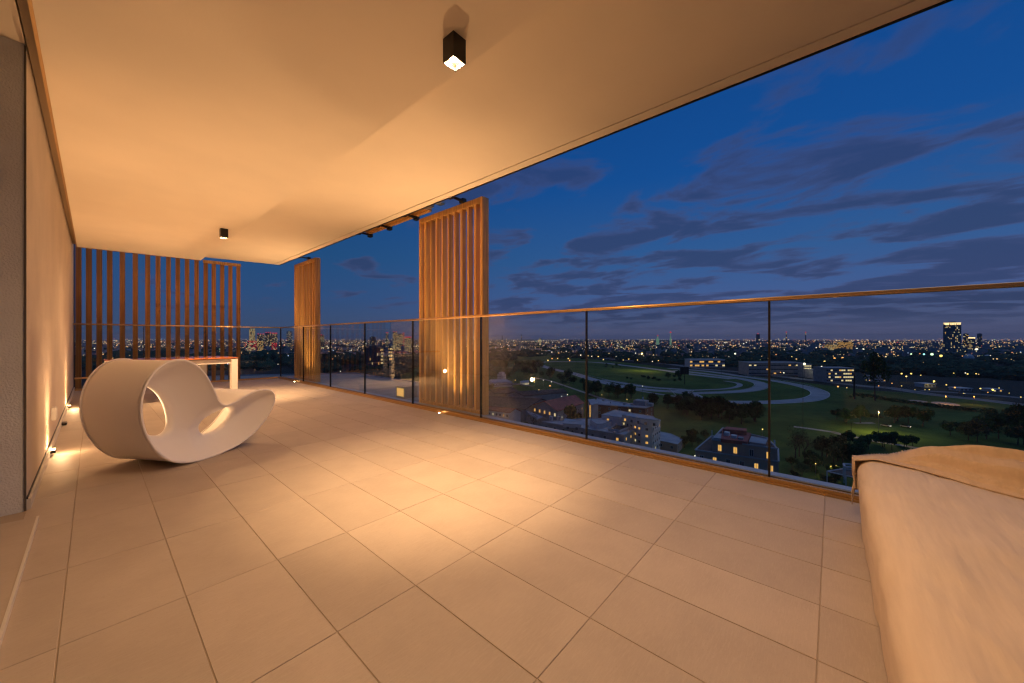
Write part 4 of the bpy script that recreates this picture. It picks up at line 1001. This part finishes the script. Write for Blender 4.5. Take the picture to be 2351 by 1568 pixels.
# grandstands and lit offices along the boulevard
GS = B('grandstand', 'long white grandstand with curved roof and glowing openings left of centre')
def slab(root, zm, x0, x1, ytop, ybase, depth, wallm, roofm, rows, cols, lit, pale=.5, w=2., h=1.6, curve=False):
    a = G(zm, x0, ybase); c = G(zm, x1, ybase if not isinstance(ybase, tuple) else ybase[1])
    d = a.dot(FWD); top = CAMZ + (HY - px(zm, 0, ytop)[1]) * d / FX
    u = (c - a).normalized(); n = Vector((-u.y, u.x, 0)); n = n if n.dot(FWD) > 0 else -n
    b = MB(); b.prism([(v.x, v.y) for v in (a, c, c + n * depth, a + n * depth)], GZ, top); b.build('wall', wallm, root)
    b = MB(); b.prism([(v.x, v.y) for v in (a - u * .5 - n * .8, c + u * .5 - n * .8, c + u * .5 + n * (depth + .5), a - u * .5 + n * (depth + .5))], top, top + .8); b.build('roof', roofm, root)
    add_windows(root, a[:2], c[:2], GZ + .6, top, rows, cols, w=w, h=h, lit=lit, pale=pale)
    return a, c, top
slab(GS, 'z5', 170, 440, 462, 522, 22, m_bwhite, m_bwhite, 2, 15, .55, .1, w=5, h=3.2)
GR = B('grandstand', 'long dark tiered grandstand behind the boulevard right of the post')
slab(GR, 'z5', 630, 1055, 488, 585, 25, m_bgrey, m_bgrey, 3, 22, .14, .4, w=4, h=2)
GT = B('lit_stair_block', 'slim lit block with a bright roof lamp at the end of the dark grandstand')
slab(GT, 'z5', 1062, 1118, 500, 600, 12, m_bgrey, m_bgrey, 5, 4, .85, .9, w=2.2, h=1.8)
GO = B('office_building', 'four-storey office building with many lit windows beside the boulevard')
slab(GO, 'z5', 1235, 1450, 530, 640, 20, m_bgrey, m_bgrey, 4, 13, .6, .8, w=2.6, h=2.0)
slab(GO, 'z5', 1135, 1232, 545, 610, 18, m_bgrey, m_bgrey, 3, 6, .15, .8, w=2.6, h=2.0)
GP = B('small_white_house', 'small white house with flat roof beyond the big round tree')
slab(GP, 'z6', 355, 470, 712, 765, 12, m_bwhite, m_roofg, 2, 5, .1)
GH = B('tiny_pavilion', 'tiny grey pavilion among trees left of the white grandstand')
slab(GH, 'b6', 1758, 1808, 405, 450, 10, m_bwhite, m_roofg, 1, 2, 0)
for i, (x0, x1, yt, yb, lb_) in enumerate(((835, 940, 785, 815, 'flat pale roofed shed behind the boulevard, left of the dark trees'), (1170, 1280, 828, 850, 'low pale shed by the parking strip, middle one'), (1480, 1565, 838, 858, 'low pale shed by the parking strip, rightmost one'))):
    q = B('pale_shed', lb_); slab(q, 'z6', x0, x1, yt, yb, 10, m_bwhite, m_bwhite, 1, 3, .3)
# white domes far right
for i, (x0, x1, yb) in enumerate(((1195, 1310, 540), (1380, 1480, 545), (1550, 1610, 552), (1680, 1790, 556))):
    a = G('z6', x0, yb); c = G('z6', x1, yb); m = (a + c) / 2; rx = (c - a).length / 2; b = MB(); N = 12
    for lv in range(4):
        e_ = lv / 4 * math.pi / 2
        for k in range(N): b.v.append((m.x + rx * math.cos(e_) * math.cos(2 * math.pi * k / N), m.y + rx * .6 * math.cos(e_) * math.sin(2 * math.pi * k / N), GZ + 11 * math.sin(e_)))
    b.v.append((m.x, m.y, GZ + 11))
    for lv in range(3):
        for k in range(N): b.f.append((lv * N + k, lv * N + (k + 1) % N, (lv + 1) * N + (k + 1) % N, (lv + 1) * N + k)); b.m.append(0)
    for k in range(N): b.f.append((3 * N + k, 3 * N + (k + 1) % N, 4 * N)); b.m.append(0)
    tag(b.build('sports_dome', m_bwhite, None, True), ['white sports dome at the foot of the tall tower', 'second white sports dome right of the tower', 'smallest white sports dome', 'white sports dome at the right edge of the photo'][i], 'dome', 'white sports domes')

# towers
m_tdark = mat('tower_glass', (.10, .11, .13), .4)
m_red = mat('red_beacon', (.3, .02, .02), .5, emit=(1, .04, .04), es=.9)
m_crown = mat('lit_crown_sign', (.5, .4, .2), .5, emit=(1, .66, .30), es=2.2)
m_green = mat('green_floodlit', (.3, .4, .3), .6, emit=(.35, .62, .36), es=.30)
def tower(label, x0, x1, yt, d, rows, cols, lit=.3, mats=None, red=0, wallm=None, name='tower_block', fins=0, depth=None, wc=None):
    root = B(name, label)
    a = cam.location + ray(x0, HY) * d; c = cam.location + ray(x1, HY) * d; top = CAMZ + (HY - yt) * d / FX
    mid = (a + c) / 2; mid.z = CAMZ; rd = Vector((mid.x, mid.y, 0)).normalized(); u = Vector((rd.y, -rd.x, 0)); n = rd
    w = d * (x1 - x0) / FX / math.sqrt(1 + (((x0 + x1) / 2 - CX) / FX) ** 2); a = mid - u * w / 2; c = mid + u * w / 2; dp = depth or w * .6
    b = MB(); b.prism([(v.x, v.y) for v in (a, c, c + n * dp, a + n * dp)], GZ, top); b.build('wall', wallm or m_far, root)
    b = MB(); m = (a + c) / 2 + n * dp * .4; b.box((m.x - w * .18, m.y - w * .18, top), (m.x + w * .18, m.y + w * .18, top + w * .10)); b.build('roof_plant', wallm or m_far, root)
    wm = MB(); r = random.Random(int(x0 * 7 + yt))
    H_ = top - GZ; base0 = GZ
    for i in range(rows):
        zc = top - H_ * (i + .6) / rows
        for k in range(cols):
            if r.random() > lit: continue
            p = a + u * (w * (k + .5) / cols) - n * .15; hw = w / cols * r.uniform(.22, .42); hh = H_ / rows * .26
            wm.poly([p - u * hw + Vector((0, 0, zc - hh - CAMZ)), p + u * hw + Vector((0, 0, zc - hh - CAMZ)), p + u * hw + Vector((0, 0, zc + hh - CAMZ)), p - u * hw + Vector((0, 0, zc + hh - CAMZ))], r.choice((0, 0, 1)))
    if wm.v:
        o = wm.build('lit_windows', wc or [m_litw, m_lit], root); o['kind'] = 'stuff'
    if red:
        b = MB()
        for k in range(red): p = a + u * (w * (k + .5) / red); b.octa((p.x, p.y, top + d / 700), d / 620, 0)
        b.build('beacon', m_red, root)
    if fins:
        b = MB()
        for k in range(fins + 1): p = a + u * (w * k / fins) - n * .5; b.box((p.x - .4, p.y - .4, GZ), (p.x + .4, p.y + .4, top - 6))
        b.build('fins', m_bgrey, root)
    return root, a, c, n, u, top
rt, a, c, n, u, top = tower('tall office tower with an illuminated band along its roof', 2164.5, 2205.5, 741, 1185, 26, 12, .20, wallm=m_tdark, fins=6)
b = MB()
ws_ = [(.04, .07), (.10, .34), (.40, .46), (.48, .54), (.56, .64), (.67, .74), (.78, .83), (.85, .92), (.94, .98)]
for s0, s1 in ws_: 
    p, q = a + u * (c - a).length * s0 - n * .9, a + u * (c - a).length * s1 - n * .9; b.poly([Vector((p.x, p.y, top - 6.6)), Vector((q.x, q.y, top - 6.6)), Vector((q.x, q.y, top - 1.8)), Vector((p.x, p.y, top - 1.8))])
b.build('lit_sign', m_crown, rt)
b = MB(); p, q = a - n * .8, c - n * .8; b.poly([Vector((p.x, p.y, top - 1.4)), Vector((q.x, q.y, top - 1.4)), Vector((q.x, q.y, top + .2)), Vector((p.x, p.y, top + .2))]); b.build('roof_light_band', m_crown, rt)
b = MB(); k = MB()
for i in range(26): z = GZ + (top - GZ) * i / 26; b.beam(Vector((a.x, a.y, z)) - n * .25, Vector((c.x, c.y, z)) - n * .25, .5, .7)
b.build('floor_slab', m_bgrey, rt)
rt, a, c, n, u, top = tower('shorter tower with a red-orange lit crown right of the tall one', 2222, 2238, 774, 1500, 16, 6, .35, wallm=m_tdark)
b = MB(); p, q = a - n * 1, c - n * 1; b.poly([Vector((p.x, p.y, top - 5)), Vector((q.x, q.y, top - 5)), Vector((q.x, q.y, top - .5)), Vector((p.x, p.y, top - .5))]); b.build('lit_crown', m_crown, rt)
tower('dark unlit tower just right of the tall one', 2210, 2223, 766, 1800, 14, 5, .2)
tower('dark tower farther right on the skyline', 2242, 2254, 766, 2400, 14, 5, .06)
tower('wide dim apartment slab left of the tall tower', 2128, 2164, 788, 1500, 10, 16, .22, wallm=m_bgrey)
tower('wide apartment slab with orange lights on every floor', 1922, 1958, 785, 1700, 8, 22, .75, wc=[m_lit, m_lit], name='lit_slab_block')
tower('lower apartment slab with orange lit windows in front of the wide one', 1890, 1923, 791, 1500, 8, 14, .7, wc=[m_lit, m_litw], name='lit_slab_block')
rt, a, c, n, u, top = tower('green floodlit church tower on the horizon', 1505.5, 1513, 779, 2600, 8, 3, .0, wallm=m_green, name='church_tower')
b = MB(); m = (a + c) / 2; b.tube((m.x, m.y, top), (m.x, m.y, top + 22), 9, 3, 8); b.octa((m.x, m.y, top + 26), 5, 1); b.build('spire', [m_green, m_red], rt)
rt, a, c, n, u, top = tower('slim green floodlit tower with red tip on the horizon', 1537, 1541, 776, 2700, 8, 2, .0, wallm=m_green, name='church_tower')
b = MB(); m = (a + c) / 2; b.tube((m.x, m.y, top), (m.x, m.y, top + 40), 3, 2, 6); b.octa((m.x, m.y, top + 42), 7, 1); b.build('spire', [m_green, m_red], rt)
# left skyline, photo pixels
def T(lbl, zx0, zx1, zyt, d, rows, cols, lit, zm='z2', **kw):
    tower(lbl, px(zm, zx0, 0)[0], px(zm, zx1, 0)[0], px(zm, 0, zyt)[1], d, rows, cols, lit, **kw)
T('slender lit high-rise right of the end screen', 1603, 1657, 832, 1700, 22, 7, .75)
T('dark high-rise group with red roof lights, left block', 1672, 1738, 885, 2300, 14, 8, .35, red=3)
T('dark high-rise with red roof lights, left of the corner post', 1742, 1800, 872, 2400, 16, 8, .3, red=3)
T('wide dark high-rise with red roof lights nearest the corner post', 1800, 1852, 878, 2400, 15, 7, .3, red=4)
T('mid-rise block with red and yellow windows below the slender high-rise', 1588, 1668, 950, 1300, 12, 9, .7, red=4, wc=[m_litw, m_red])
T('mid-rise block with warm windows, second from the end screen', 1672, 1730, 940, 1300, 12, 7, .75, wc=[m_lit, m_litw])
T('low block glowing red beside the corner post', 1800, 1850, 968, 1350, 8, 6, .8, red=3, wc=[m_red, m_litw])
T('dark tower right of the corner post', 1932, 1984, 858, 2000, 16, 6, .35)
T('stepped dark tower with a red tip right of the far shutter', 2213, 2265, 893, 2200, 12, 7, .3, red=1)
T('slim tower with red lights left of the tall group', 1448, 1500, 105, 1900, 14, 4, .5, 'a6', red=2)
T('tallest lit tower of the group left of the tall shutter', 1580, 1665, 88, 1700, 20, 7, .6, 'a6', red=2)
T('lit tower beside the tallest of the group', 1668, 1758, 122, 1700, 18, 7, .55, 'a6')
T('slim tower striped with red lights', 1760, 1795, 115, 1650, 18, 2, .8, 'a6', red=2, wc=[m_red, m_litw])
T('broad lit block right of the tower group', 1800, 1925, 190, 1500, 12, 10, .55, 'a6', red=8)
T('dark broad block on the skyline between the glass joints', 1150, 1265, 178, 2200, 8, 8, .15, 'a6')
T('yellow lit block in the trees, left one', 1355, 1402, 375, 620, 7, 4, .85, 'a6')
T('yellow lit block in the trees, right one', 1500, 1570, 360, 700, 6, 5, .85, 'a6')
T('dark office block in front of the yellow lit blocks', 1070, 1350, 370, 560, 6, 14, .06, 'a6')
T('red tipped chimney-like tower on the right horizon', 918, 926, 250, 3500, 6, 1, .2, 'z5', red=1)
T('second red tipped tower on the right horizon', 1069, 1077, 252, 3500, 6, 1, .2, 'z5', red=1)
T('distant domed block on the horizon above the post', 685, 715, 262, 4500, 4, 3, .1, 'z5', red=1)
T('thin lit mast tower left on the horizon', 186, 194, 158, 3500, 8, 1, .3, 'b6')
T('thin lit tower with bright top near the left glass joint', 396, 404, 148, 3500, 8, 1, .6, 'b6')
T('pair of yellow lit blocks on the horizon, right one', 590, 612, 190, 2600, 6, 2, 1., 'b6', wc=[m_litw, m_litw])

# far roofs: one mass
b = MB(); r = random.Random(11)
for i in range(1500):
    xp = r.uniform(60, 2480); yp = 783 + 36 * r.random() ** 1.5
    if xp > 1120 and yp > 812 + (xp - 1120) * .012: continue
    p = onz(xp, yp, GZ); d = p.dot(FWD); s_ = 5 + d / 350; h = r.uniform(6, 14) + (r.random() < .12) * 12
    an = r.uniform(0, 3); M = Matrix.Translation(p) @ Matrix.Rotation(an, 4, 'Z'); b.box((-s_, -s_ * .6, 0), (s_, s_ * .6, h), 0, M)
tag(b.build('distant_roofs', m_bgrey), 'roofs of the city spreading to the horizon', 'city', kind='stuff')
# far lights: one mass
LC = [((1, .58, .20), 1.5), ((1, .70, .32), 1.7), ((1, .36, .11), 1.2), ((1, .84, .62), 1.9), ((1, .10, .06), .9), ((.70, .90, .42), 1.1), ((.55, .72, 1), 1.6)]
lmats = [mat('city_light_%d' % i, c, emit=c, es=s_) for i, (c, s_) in enumerate(LC)]
b = MB(); r = random.Random(21); cnt = 0
for _s in range(170):
    xp = r.uniform(60, 2500); yp = 780 + 32 * r.random() ** 1.3
    if xp > 1120 and yp > 806 + (xp - 1120) * .018: continue
    p = onz(xp, yp, GZ + 8); an = r.choice((.3, 1.87)) + r.gauss(0, .12); dr = Vector((math.cos(an), math.sin(an), 0)); mi = r.choices(range(7), [.5, .2, .2, .1, 0, .0, 0])[0]
    stp = 22 + p.length / 80
    for k in range(r.randrange(6, 24)):
        q = p + dr * stp * k + Vector((r.gauss(0, 2), r.gauss(0, 2), r.gauss(0, 1))); d = q.dot(FWD)
        if d < 900: continue
        b.octa(q, d / 366 * r.uniform(.22, .36), mi)
while cnt < 3600:
    xp = r.uniform(100, 2480)
    q = r.random()
    yp = 777.8 + 22 * r.random() ** 1.1 if q < .70 else (795 + 30 * r.random() if q < .93 else 815 + 45 * r.random())
    lim = 812 + (xp - 1120) * .020 if xp > 1120 else 842
    if yp > lim:
        if xp > 2020 and yp < 868 + (xp - 2020) * .02 and r.random() < .95: pass
        else: continue
    # streets and districts: clustered density
    if noise.noise(Vector((xp * .02, yp * .16, 7))) < (-.05 if yp > 790 else -.35) : continue
    hz_ = r.uniform(3, 14)
    p = onz(xp, yp, GZ + hz_)
    d = p.dot(FWD); rad = d / 366 * ((.16 + .45 * r.random() ** 2.5) if yp < 800 else (.18 + .5 * r.random() ** 2))
    pr = [.34, .30, .14, .12, .03, .04, .03]
    if xp > 1500 and yp < 795: pr = [.25, .12, .42, .08, .10, .01, .02]
    if 1000 < xp < 1120 and yp < 805: pr = [.25, .25, .1, .1, .28, .01, .01]
    if 560 < xp < 660 and yp < 812: pr = [.3, .25, .1, .1, .22, .02, .01]
    mi = r.choices(range(7), pr)[0]
    b.octa(p, rad, mi); cnt += 1
tag(b.build('distant_city_lights', lmats), 'thousands of small street and house lights out to the horizon', 'city lights', kind='stuff')

# ------------------------------------------------------------------ street lamps
m_pole = mat('lamp_pole', (.12, .12, .12), .6)
CLR = {'y': (1, .66, .16), 'o': (1, .42, .10), 'w': (1, .88, .62), 'g': (.70, 1, .55), 'b': (.45, .62, 1), 'c': (.4, 1, .9)}
hm = {k: mat('lamp_head_' + {'y': 'yellow', 'o': 'orange', 'w': 'white', 'g': 'green', 'b': 'blue', 'c': 'cyan'}[k], v, emit=v, es=2.2) for k, v in CLR.items()}
_lc = {}
def lamp(zm, x, y, h, col, label, k=1.0, light=0, group=None):
    p = G(zm, x, y, h); d = p.dot(FWD); rad = max(.18, d / 366 * .75 * k)
    root = empty('street_lamp', (p.x, p.y, GZ), label=label, cat='street lamp', group=group)
    key = (round(h, 1), round(rad, 1), col)
    if key not in _lc:
        a = MB(); a.tube((0, 0, 0), (0, 0, h - rad * .5), .10 + rad * .05, .06 + rad * .04, 5); m1 = a.mesh('pole', m_pole)
        bm = bmesh.new(); bmesh.ops.create_icosphere(bm, subdivisions=2, radius=rad); bmesh.ops.translate(bm, verts=bm.verts, vec=(0, 0, h)); m2 = bpy.data.meshes.new('lamp_head'); bm.to_mesh(m2); bm.free(); m2.materials.append(hm[col]); _lc[key] = (m1, m2)
    link('pole', _lc[key][0], root); link('lamp_head', _lc[key][1], root)
    if light: lightobj('POINT', 'street_light', (0, 0, h - rad - .4), light, CLR[col], root, .3)
    return root
Lq = lamp
Lq('b5', 935, 812, 6, 'y', 'bright yellow lamp in the trees just left of the throw corner', .9, 900)
Lq('b5', 315, 980, 5, 'y', 'small yellow lamp alone in the dark shrubs', .6, 150)
Lq('b5', 555, 1020, 5, 'y', 'yellow lamp left of the white shelter frame', .8, 350)
Lq('b5', 640, 1018, 5, 'y', 'twin yellow lamp touching the white shelter frame', .9, 350)
Lq('a3', 1555, 300, 6, 'y', 'yellow lamp behind the red roof terrace, left of the post', .7, 900)
Lq('a3', 210, 840, 9, 'w', 'very bright white lamp low beside the mansard building', 1.4, 1500)
Lq('a2', 680, 243, 6, 'y', 'garden lamp on the lawn strip behind the brick building', .5, 500)
Lq('a2', 275, 172, 5, 'y', 'first small lamp on the lawn behind the brick building', .5, 350)
Lq('a2', 545, 105, 6, 'o', 'dim orange lamp among the dark trees', .4)
Lq('a2', 430, 430, 5, 'y', 'lamp on the wall between brick and white buildings', .7, 120)
Lq('a1', 615, 350, 6, 'y', 'yellow lamp left of the courtyard pavilion', .6, 160)
Lq('a1', 960, 380, 5, 'y', 'pale lamp right of the courtyard pavilion', .6, 400)
Lq('a1', 1120, 350, 7, 'w', 'white lamp along the back lane, left one', .5)
Lq('a1', 1265, 378, 7, 'w', 'white lamp along the back lane, right one', .6)
Lq('a1', 1240, 450, 4, 'o', 'orange lamps cluster behind the dark hall', .9)
Lq('a1', 1040, 530, 4, 'y', 'bright yellow lamp on the dark roof', .9)
Lq('a1', 1130, 540, 4, 'y', 'smaller yellow lamp on the dark roof', .5)
Lq('a1', 795, 570, 4, 'o', 'orange lamp left on the dark roof', .8)
Lq('a1', 765, 637, 4, 'o', 'lower orange lamp on the dark roof', .7)
Lq('a1', 490, 675, 4, 'o', 'faint orange lamp on the brown hall', .5)
Lq('a1', 605, 60, 7, 'o', 'orange lamp alone on the dark lawn above the villa', .6)
Lq('a1', 1455, 1015, 5, 'w', 'small white lamp in front of the red roof', .5, 100)
Lq('a1', 1555, 610, 6, 'w', 'pale lamp above the red roof ridge', .6)
Lq('a1', 1450, 640, 6, 'w', 'second pale lamp above the red roof ridge', .5)
Lq('b6', 1703, 352, 30, 'y', 'lamp on a tall thin floodlight pole by the track', .8, 60000)
Lq('a2', 933, 30, 15, 'w', 'tall pole with pale head in front of the track arm', .5)
for i, (x, y) in enumerate(((1160, 385), (1230, 388), (1285, 420), (1425, 390), (1560, 415), (1655, 425), (1815, 440), (1990, 420), (1120, 380), (1040, 372), (1500, 425), (1880, 432))):
    Lq('b6', x, y, 9, 'y' if i % 3 else 'w', 'street lamp in the row along the boulevard left of the grandstand', R.uniform(.45, .75), 0, 'street lamps along the left boulevard')
for i, (x, y) in enumerate(((685, 430), (730, 410), (790, 408), (850, 375), (865, 378), (890, 365), (905, 410), (920, 430), (785, 375), (800, 352))):
    Lq('b6', x, y, 6, 'o' if i % 2 else 'y', 'orange lamp in the cluster at the left end of the track', R.uniform(.6, .95), 0, 'orange lamps at the left end of the track')
Lq('a4', 1525, 210, 20, 'w', 'bright lamp at the corner of the lit stair block', 1.5, 3000)
Lq('a4', 1910, 140, 12, 'o', 'left of two hazy orange lamps above the office building', 1.3)
Lq('a4', 2015, 135, 12, 'o', 'right of two hazy orange lamps above the office building', 1.3)
Lq('a4', 1785, 180, 12, 'y', 'yellow lamp above the left wing of the office building', 1.1)
Lq('a4', 1745, 245, 12, 'w', 'white lamp at the left corner of the office building', .9)
Lq('a4', 1365, 120, 10, 'y', 'yellow lamp above the dark grandstand', .7)
Lq('a4', 1955, 500, 7, 'o', 'orange lamp on the grass in front of the office building', .9, 0)
Lq('a4', 2068, 515, 7, 'y', 'small yellow lamp right of the orange one on the grass', .5, 0)
Lq('a4', 955, 165, 12, 'g', 'greenish bright lamp above the left end of the dark grandstand', 1.4)
Lq('a4', 860, 145, 10, 'y', 'yellow lamp in the trees left of the dark grandstand', .7)
Lq('a4', 640, 80, 12, 'w', 'white lamp above the white grandstand', 1.0)
for i in range(12): Lq('a4', 800 + i * 42, 280 + i * 3.6 + R.uniform(-6, 6), 5, R.choice('ywo'), 'small lamp in the row at the foot of the dark grandstand', R.uniform(.4, .7), 0, 'lamps at the foot of the dark grandstand')
Lq('z6', 620, 685, 9, 'y', 'left of three yellow lamps right of the big round tree', .9, 0)
Lq('z6', 710, 685, 9, 'y', 'right of three yellow lamps right of the big round tree', .9, 0)
Lq('z6', 665, 710, 8, 'y', 'lowest of three yellow lamps right of the big round tree', .8, 1500)
Lq('z6', 925, 755, 8, 'y', 'bright yellow lamp above the pale roofed shed', 1.0, 1500)
Lq('z6', 990, 518, 12, 'y', 'yellow-green star-like lamp at the foot of the tall tower', 1.5)
Lq('z6', 905, 503, 12, 'g', 'bright green lamp left of the tall tower', 1.5)
Lq('z6', 830, 503, 12, 'c', 'cyan lamp left of the green one', 1.0)
Lq('z6', 710, 500, 12, 'g', 'small green lamp farther left of the tower', .8)
Lq('z6', 1325, 457, 12, 'w', 'bright white lamp below the shorter tower', 1.4)
Lq('z6', 435, 455, 15, 'b', 'intense blue-white lamp on the horizon', 1.7)
Lq('z6', 200, 455, 15, 'w', 'bright white lamp beside the orange slab block', 1.4)
Lq('z6', 260, 458, 15, 'w', 'second bright white lamp beside the orange slab block', 1.2)
Lq('z6', 1475, 835, 8, 'y', 'bright yellow lamp over the rightmost shed', 1.0, 1200)
Lq('z6', 1120, 815, 7, 'o', 'orange lamp by the dark trees at the parking strip', .9)
Lq('z6', 1360, 825, 7, 'y', 'yellow lamp at the middle of the parking strip', .8)
Lq('z6', 1035, 895, 7, 'o', 'orange lamp on the near verge of the boulevard, left', .6, 2500)
Lq('z6', 1300, 900, 7, 'o', 'orange lamp on the near verge of the boulevard, right', .6, 2500)
Lq('z6', 405, 1040, 13, 'y', 'slim park lamp over the lit patch of lawn', .25, 16000)
Lq('z6', 66, 540, 10, 'o', 'hazy orange lamp at the left over the dark trees', 1.3)
for x, y in ((530, 775), (620, 800), (290, 745), (320, 748), (405, 800), (880, 835), (1200, 870), (1430, 860), (1630, 868), (1740, 905), (840, 835), (745, 835)):
    Lq('z6', x, y, 5, R.choice('yo'), 'small warm lamp along the right part of the boulevard', R.uniform(.35, .6), 0, 'small lamps along the right boulevard')
for x, y in ((1040, 790), (1118, 640), (1185, 675), (1240, 688), (1320, 686), (1325, 650), (1245, 645), (1320, 596), (1475, 600), (1580, 655), (1535, 820), (930, 600), (970, 602), (820, 570), (800, 700), (1480, 620), (1650, 600), (1110, 680)):
    Lq('z6', x, y, 6, 'y', 'lit window or lamp among the dark trees on the right', R.uniform(.4, .75), 0, 'warm lights among the trees on the right')
for x, y in ((600, 490), (780, 440), (430, 640), (500, 640), (610, 815), (1090, 700), (1120, 740), (1170, 705), (1150, 770), (1570, 590), (1600, 600), (1550, 570)):
    Lq('a6', x, y, 5, R.choice('yw'), 'warm light among the trees behind the flat roof', R.uniform(.4, .9), 0, 'warm lights behind the flat roof')
# unlit masts
for zm, x, yt, yb, rr, lbl in (('z5', 1052, 490, 1050, .12, 'very thin tall mast right of the post'), ('z5', 1453, 570, 770, .9, 'thick dark mast on the lawn below the office building'), ('z6', 596, 545, 820, .25, 'thin mast right of the big round tree'), ('z6', 148, 1150, 1285, .12, 'slim pole beside the park path'), ('z5', 413, 490, 580, .3, 'thin mast by the white grandstand')):
    p = G(zm, x, yb); d = p.dot(FWD); top = CAMZ + (HY - px(zm, 0, yt)[1]) * d / FX; b = MB(); b.tube((p.x, p.y, GZ), (p.x, p.y, top), rr, rr * .6, 6); b.box((p.x - rr * 1.5, p.y - rr * 1.5, top), (p.x + rr * 1.5, p.y + rr * 1.5, top + .4)); tag(b.build('mast', m_dark), lbl, 'mast')
# video board on the infield
p = G('z5', 127, 655); b = MB(); d = p.dot(FWD); b.tube((p.x, p.y, GZ), (p.x, p.y, GZ + 14), .4, .4, 6); v0 = p - RGT * 5; v1 = p + RGT * 5; b.prism([(v.x, v.y) for v in (v0, v1, v1 + FWD * 1.5, v0 + FWD * 1.5)], GZ + 12, GZ + 21); tag(b.build('track_scoreboard', m_dark), 'dark square board on a pole on the infield', 'scoreboard')
# ------------------------------------------------------------------ cars
m_car = mat('car_paint', (.35, .35, .36), .35); m_cg = mat('car_glass', (.03, .03, .03), .1); m_head = mat('headlight_glow', (1, .8, .6), emit=(1, .82, .58), es=4.)
def car_proto():
    root = empty('parked_car', (0, 0, 0), label='x', cat='car')
    b = MB(); b.v = [(x, y, z) for y in (-.9, .9) for x, z in ((-2.2, .35), (2.2, .35), (2.25, .8), (1.2, .95), (-2.1, .95))]; b.f = [(0, 1, 2, 3, 4), (9, 8, 7, 6, 5)] + [(i, 5 + i, 5 + (i + 1) % 5, (i + 1) % 5) for i in range(5)]; b.m = [0] * 7; b.build('body', m_car, root)
    b = MB(); b.v = [(x, y, z) for y, k in ((-.8, 1), (.8, 1)) for x, z in ((-1.9, .95), (1.1, .95), (.5, 1.5), (-1.4, 1.5))]; b.f = [(0, 1, 2, 3), (7, 6, 5, 4)] + [(i, 4 + i, 4 + (i + 1) % 4, (i + 1) % 4) for i in range(4)]; b.m = [0] * 6; b.build('cabin', m_cg, root)
    w = MB(); w.tube((0, -.12, 0), (0, .12, 0), .34, .34, 10); wm_ = w.mesh('wheel', m_dark)
    for x in (-1.4, 1.4):
        for y in (-.85, .85): o = link('wheel', wm_, root); o.location = (x, y, .34)
    for y in (-.6, .6): b = MB(); b.box((2.2, y - .2, .55), (2.3, y + .2, .75)); b.build('headlight', m_head, root)
    return root
cp = car_proto()
cars = [('z4', 925, 636, 'car with lights on along the near arm of the racetrack', 1.0), ('z6', 470, 1182, 'left of two pale vehicles parked on the lit lawn', 1.0), ('z6', 655, 1190, 'right of two pale vehicles parked on the lit lawn', 1.0), ('z6', 1180, 876, 'car driving on the boulevard behind the orange lamps', 1.0), ('z5', 860, 568, 'car with bright lights on the boulevard before the grandstand', 1.)]
for i, (zm, x, y, lbl, s_) in enumerate(cars):
    o = cp if i == 0 else copy_tree(cp); p = G(zm, x, y); o.location = (p.x, p.y, GZ + .16); o.rotation_euler = (0, 0, R.uniform(-2.4, -1.6)); o['label'] = lbl; o['group'] = 'cars around the park'
m_rail = mat('white_track_rail', (.55, .55, .55), .6)
def trackrail(pl, label):
    P = cat([G(*p) for p in pl], 8); b = MB()
    for i in range(len(P) - 1):
        a = P[i] + Vector((0, 0, 1.1)); c = P[i + 1] + Vector((0, 0, 1.1)); b.beam(a, c, .22, .22); b.beam(P[i], a, .18, .18)
    tag(b.build('track_rail', m_rail), label, 'track rail')
trackrail([('z4', 1010, 640), ('z4', 1150, 672), ('z4', 1400, 738), ('z4', 1700, 760), ('z5', 100, 770), ('z5', 400, 777)], 'thin white rail along the near arm of the racetrack')
trackrail([('z5', 600, 588), ('z5', 850, 622), ('z5', 1050, 655), ('z5', 1180, 695), ('z5', 1262, 738), ('z5', 1180, 780), ('z5', 980, 805)], 'thin white rail around the right end of the racetrack')
def roofkit(zm, pts, z, root):
    for (x, y) in pts:
        p = onz(*px(zm, x, y), z); b = MB(); k = R.uniform(.5, 1.1); b.box((p.x - k, p.y - k * .7, z), (p.x + k, p.y + k * .7, z + R.uniform(.5, 1.3))); b.build('roof_unit', R.choice((m_bgrey, m_bwhite)), root)
roofkit('a2', [(700, 560), (820, 590), (1000, 610), (680, 520)], -38.9, A)
roofkit('a2', [(60, 690), (480, 800), (730, 740), (560, 640)], -42.4, A)
roofkit('a2', [(300, 270), (420, 300), (640, 330), (760, 335)], -43.9, Bk)
roofkit('a3', [(840, 420), (980, 470), (1120, 500)], zt + 1, MH)

hz_mb = MB(); hz_mb.box((-19000, -19000, GZ - 1), (19000, 19000, 130))
hm_ = bpy.data.materials.new('night_haze'); hm_.use_nodes = True; ht = hm_.node_tree; ht.nodes.clear()
pv = ht.nodes.new('ShaderNodeVolumePrincipled'); pv.inputs['Color'].default_value = (.80, .84, .95, 1); pv.inputs['Density'].default_value = 5e-5
ho = ht.nodes.new('ShaderNodeOutputMaterial'); L(ht, pv.outputs[0], ho.inputs['Volume'])
tag(hz_mb.build('haze', hm_), 'thin evening haze over the city', 'haze', kind='stuff')
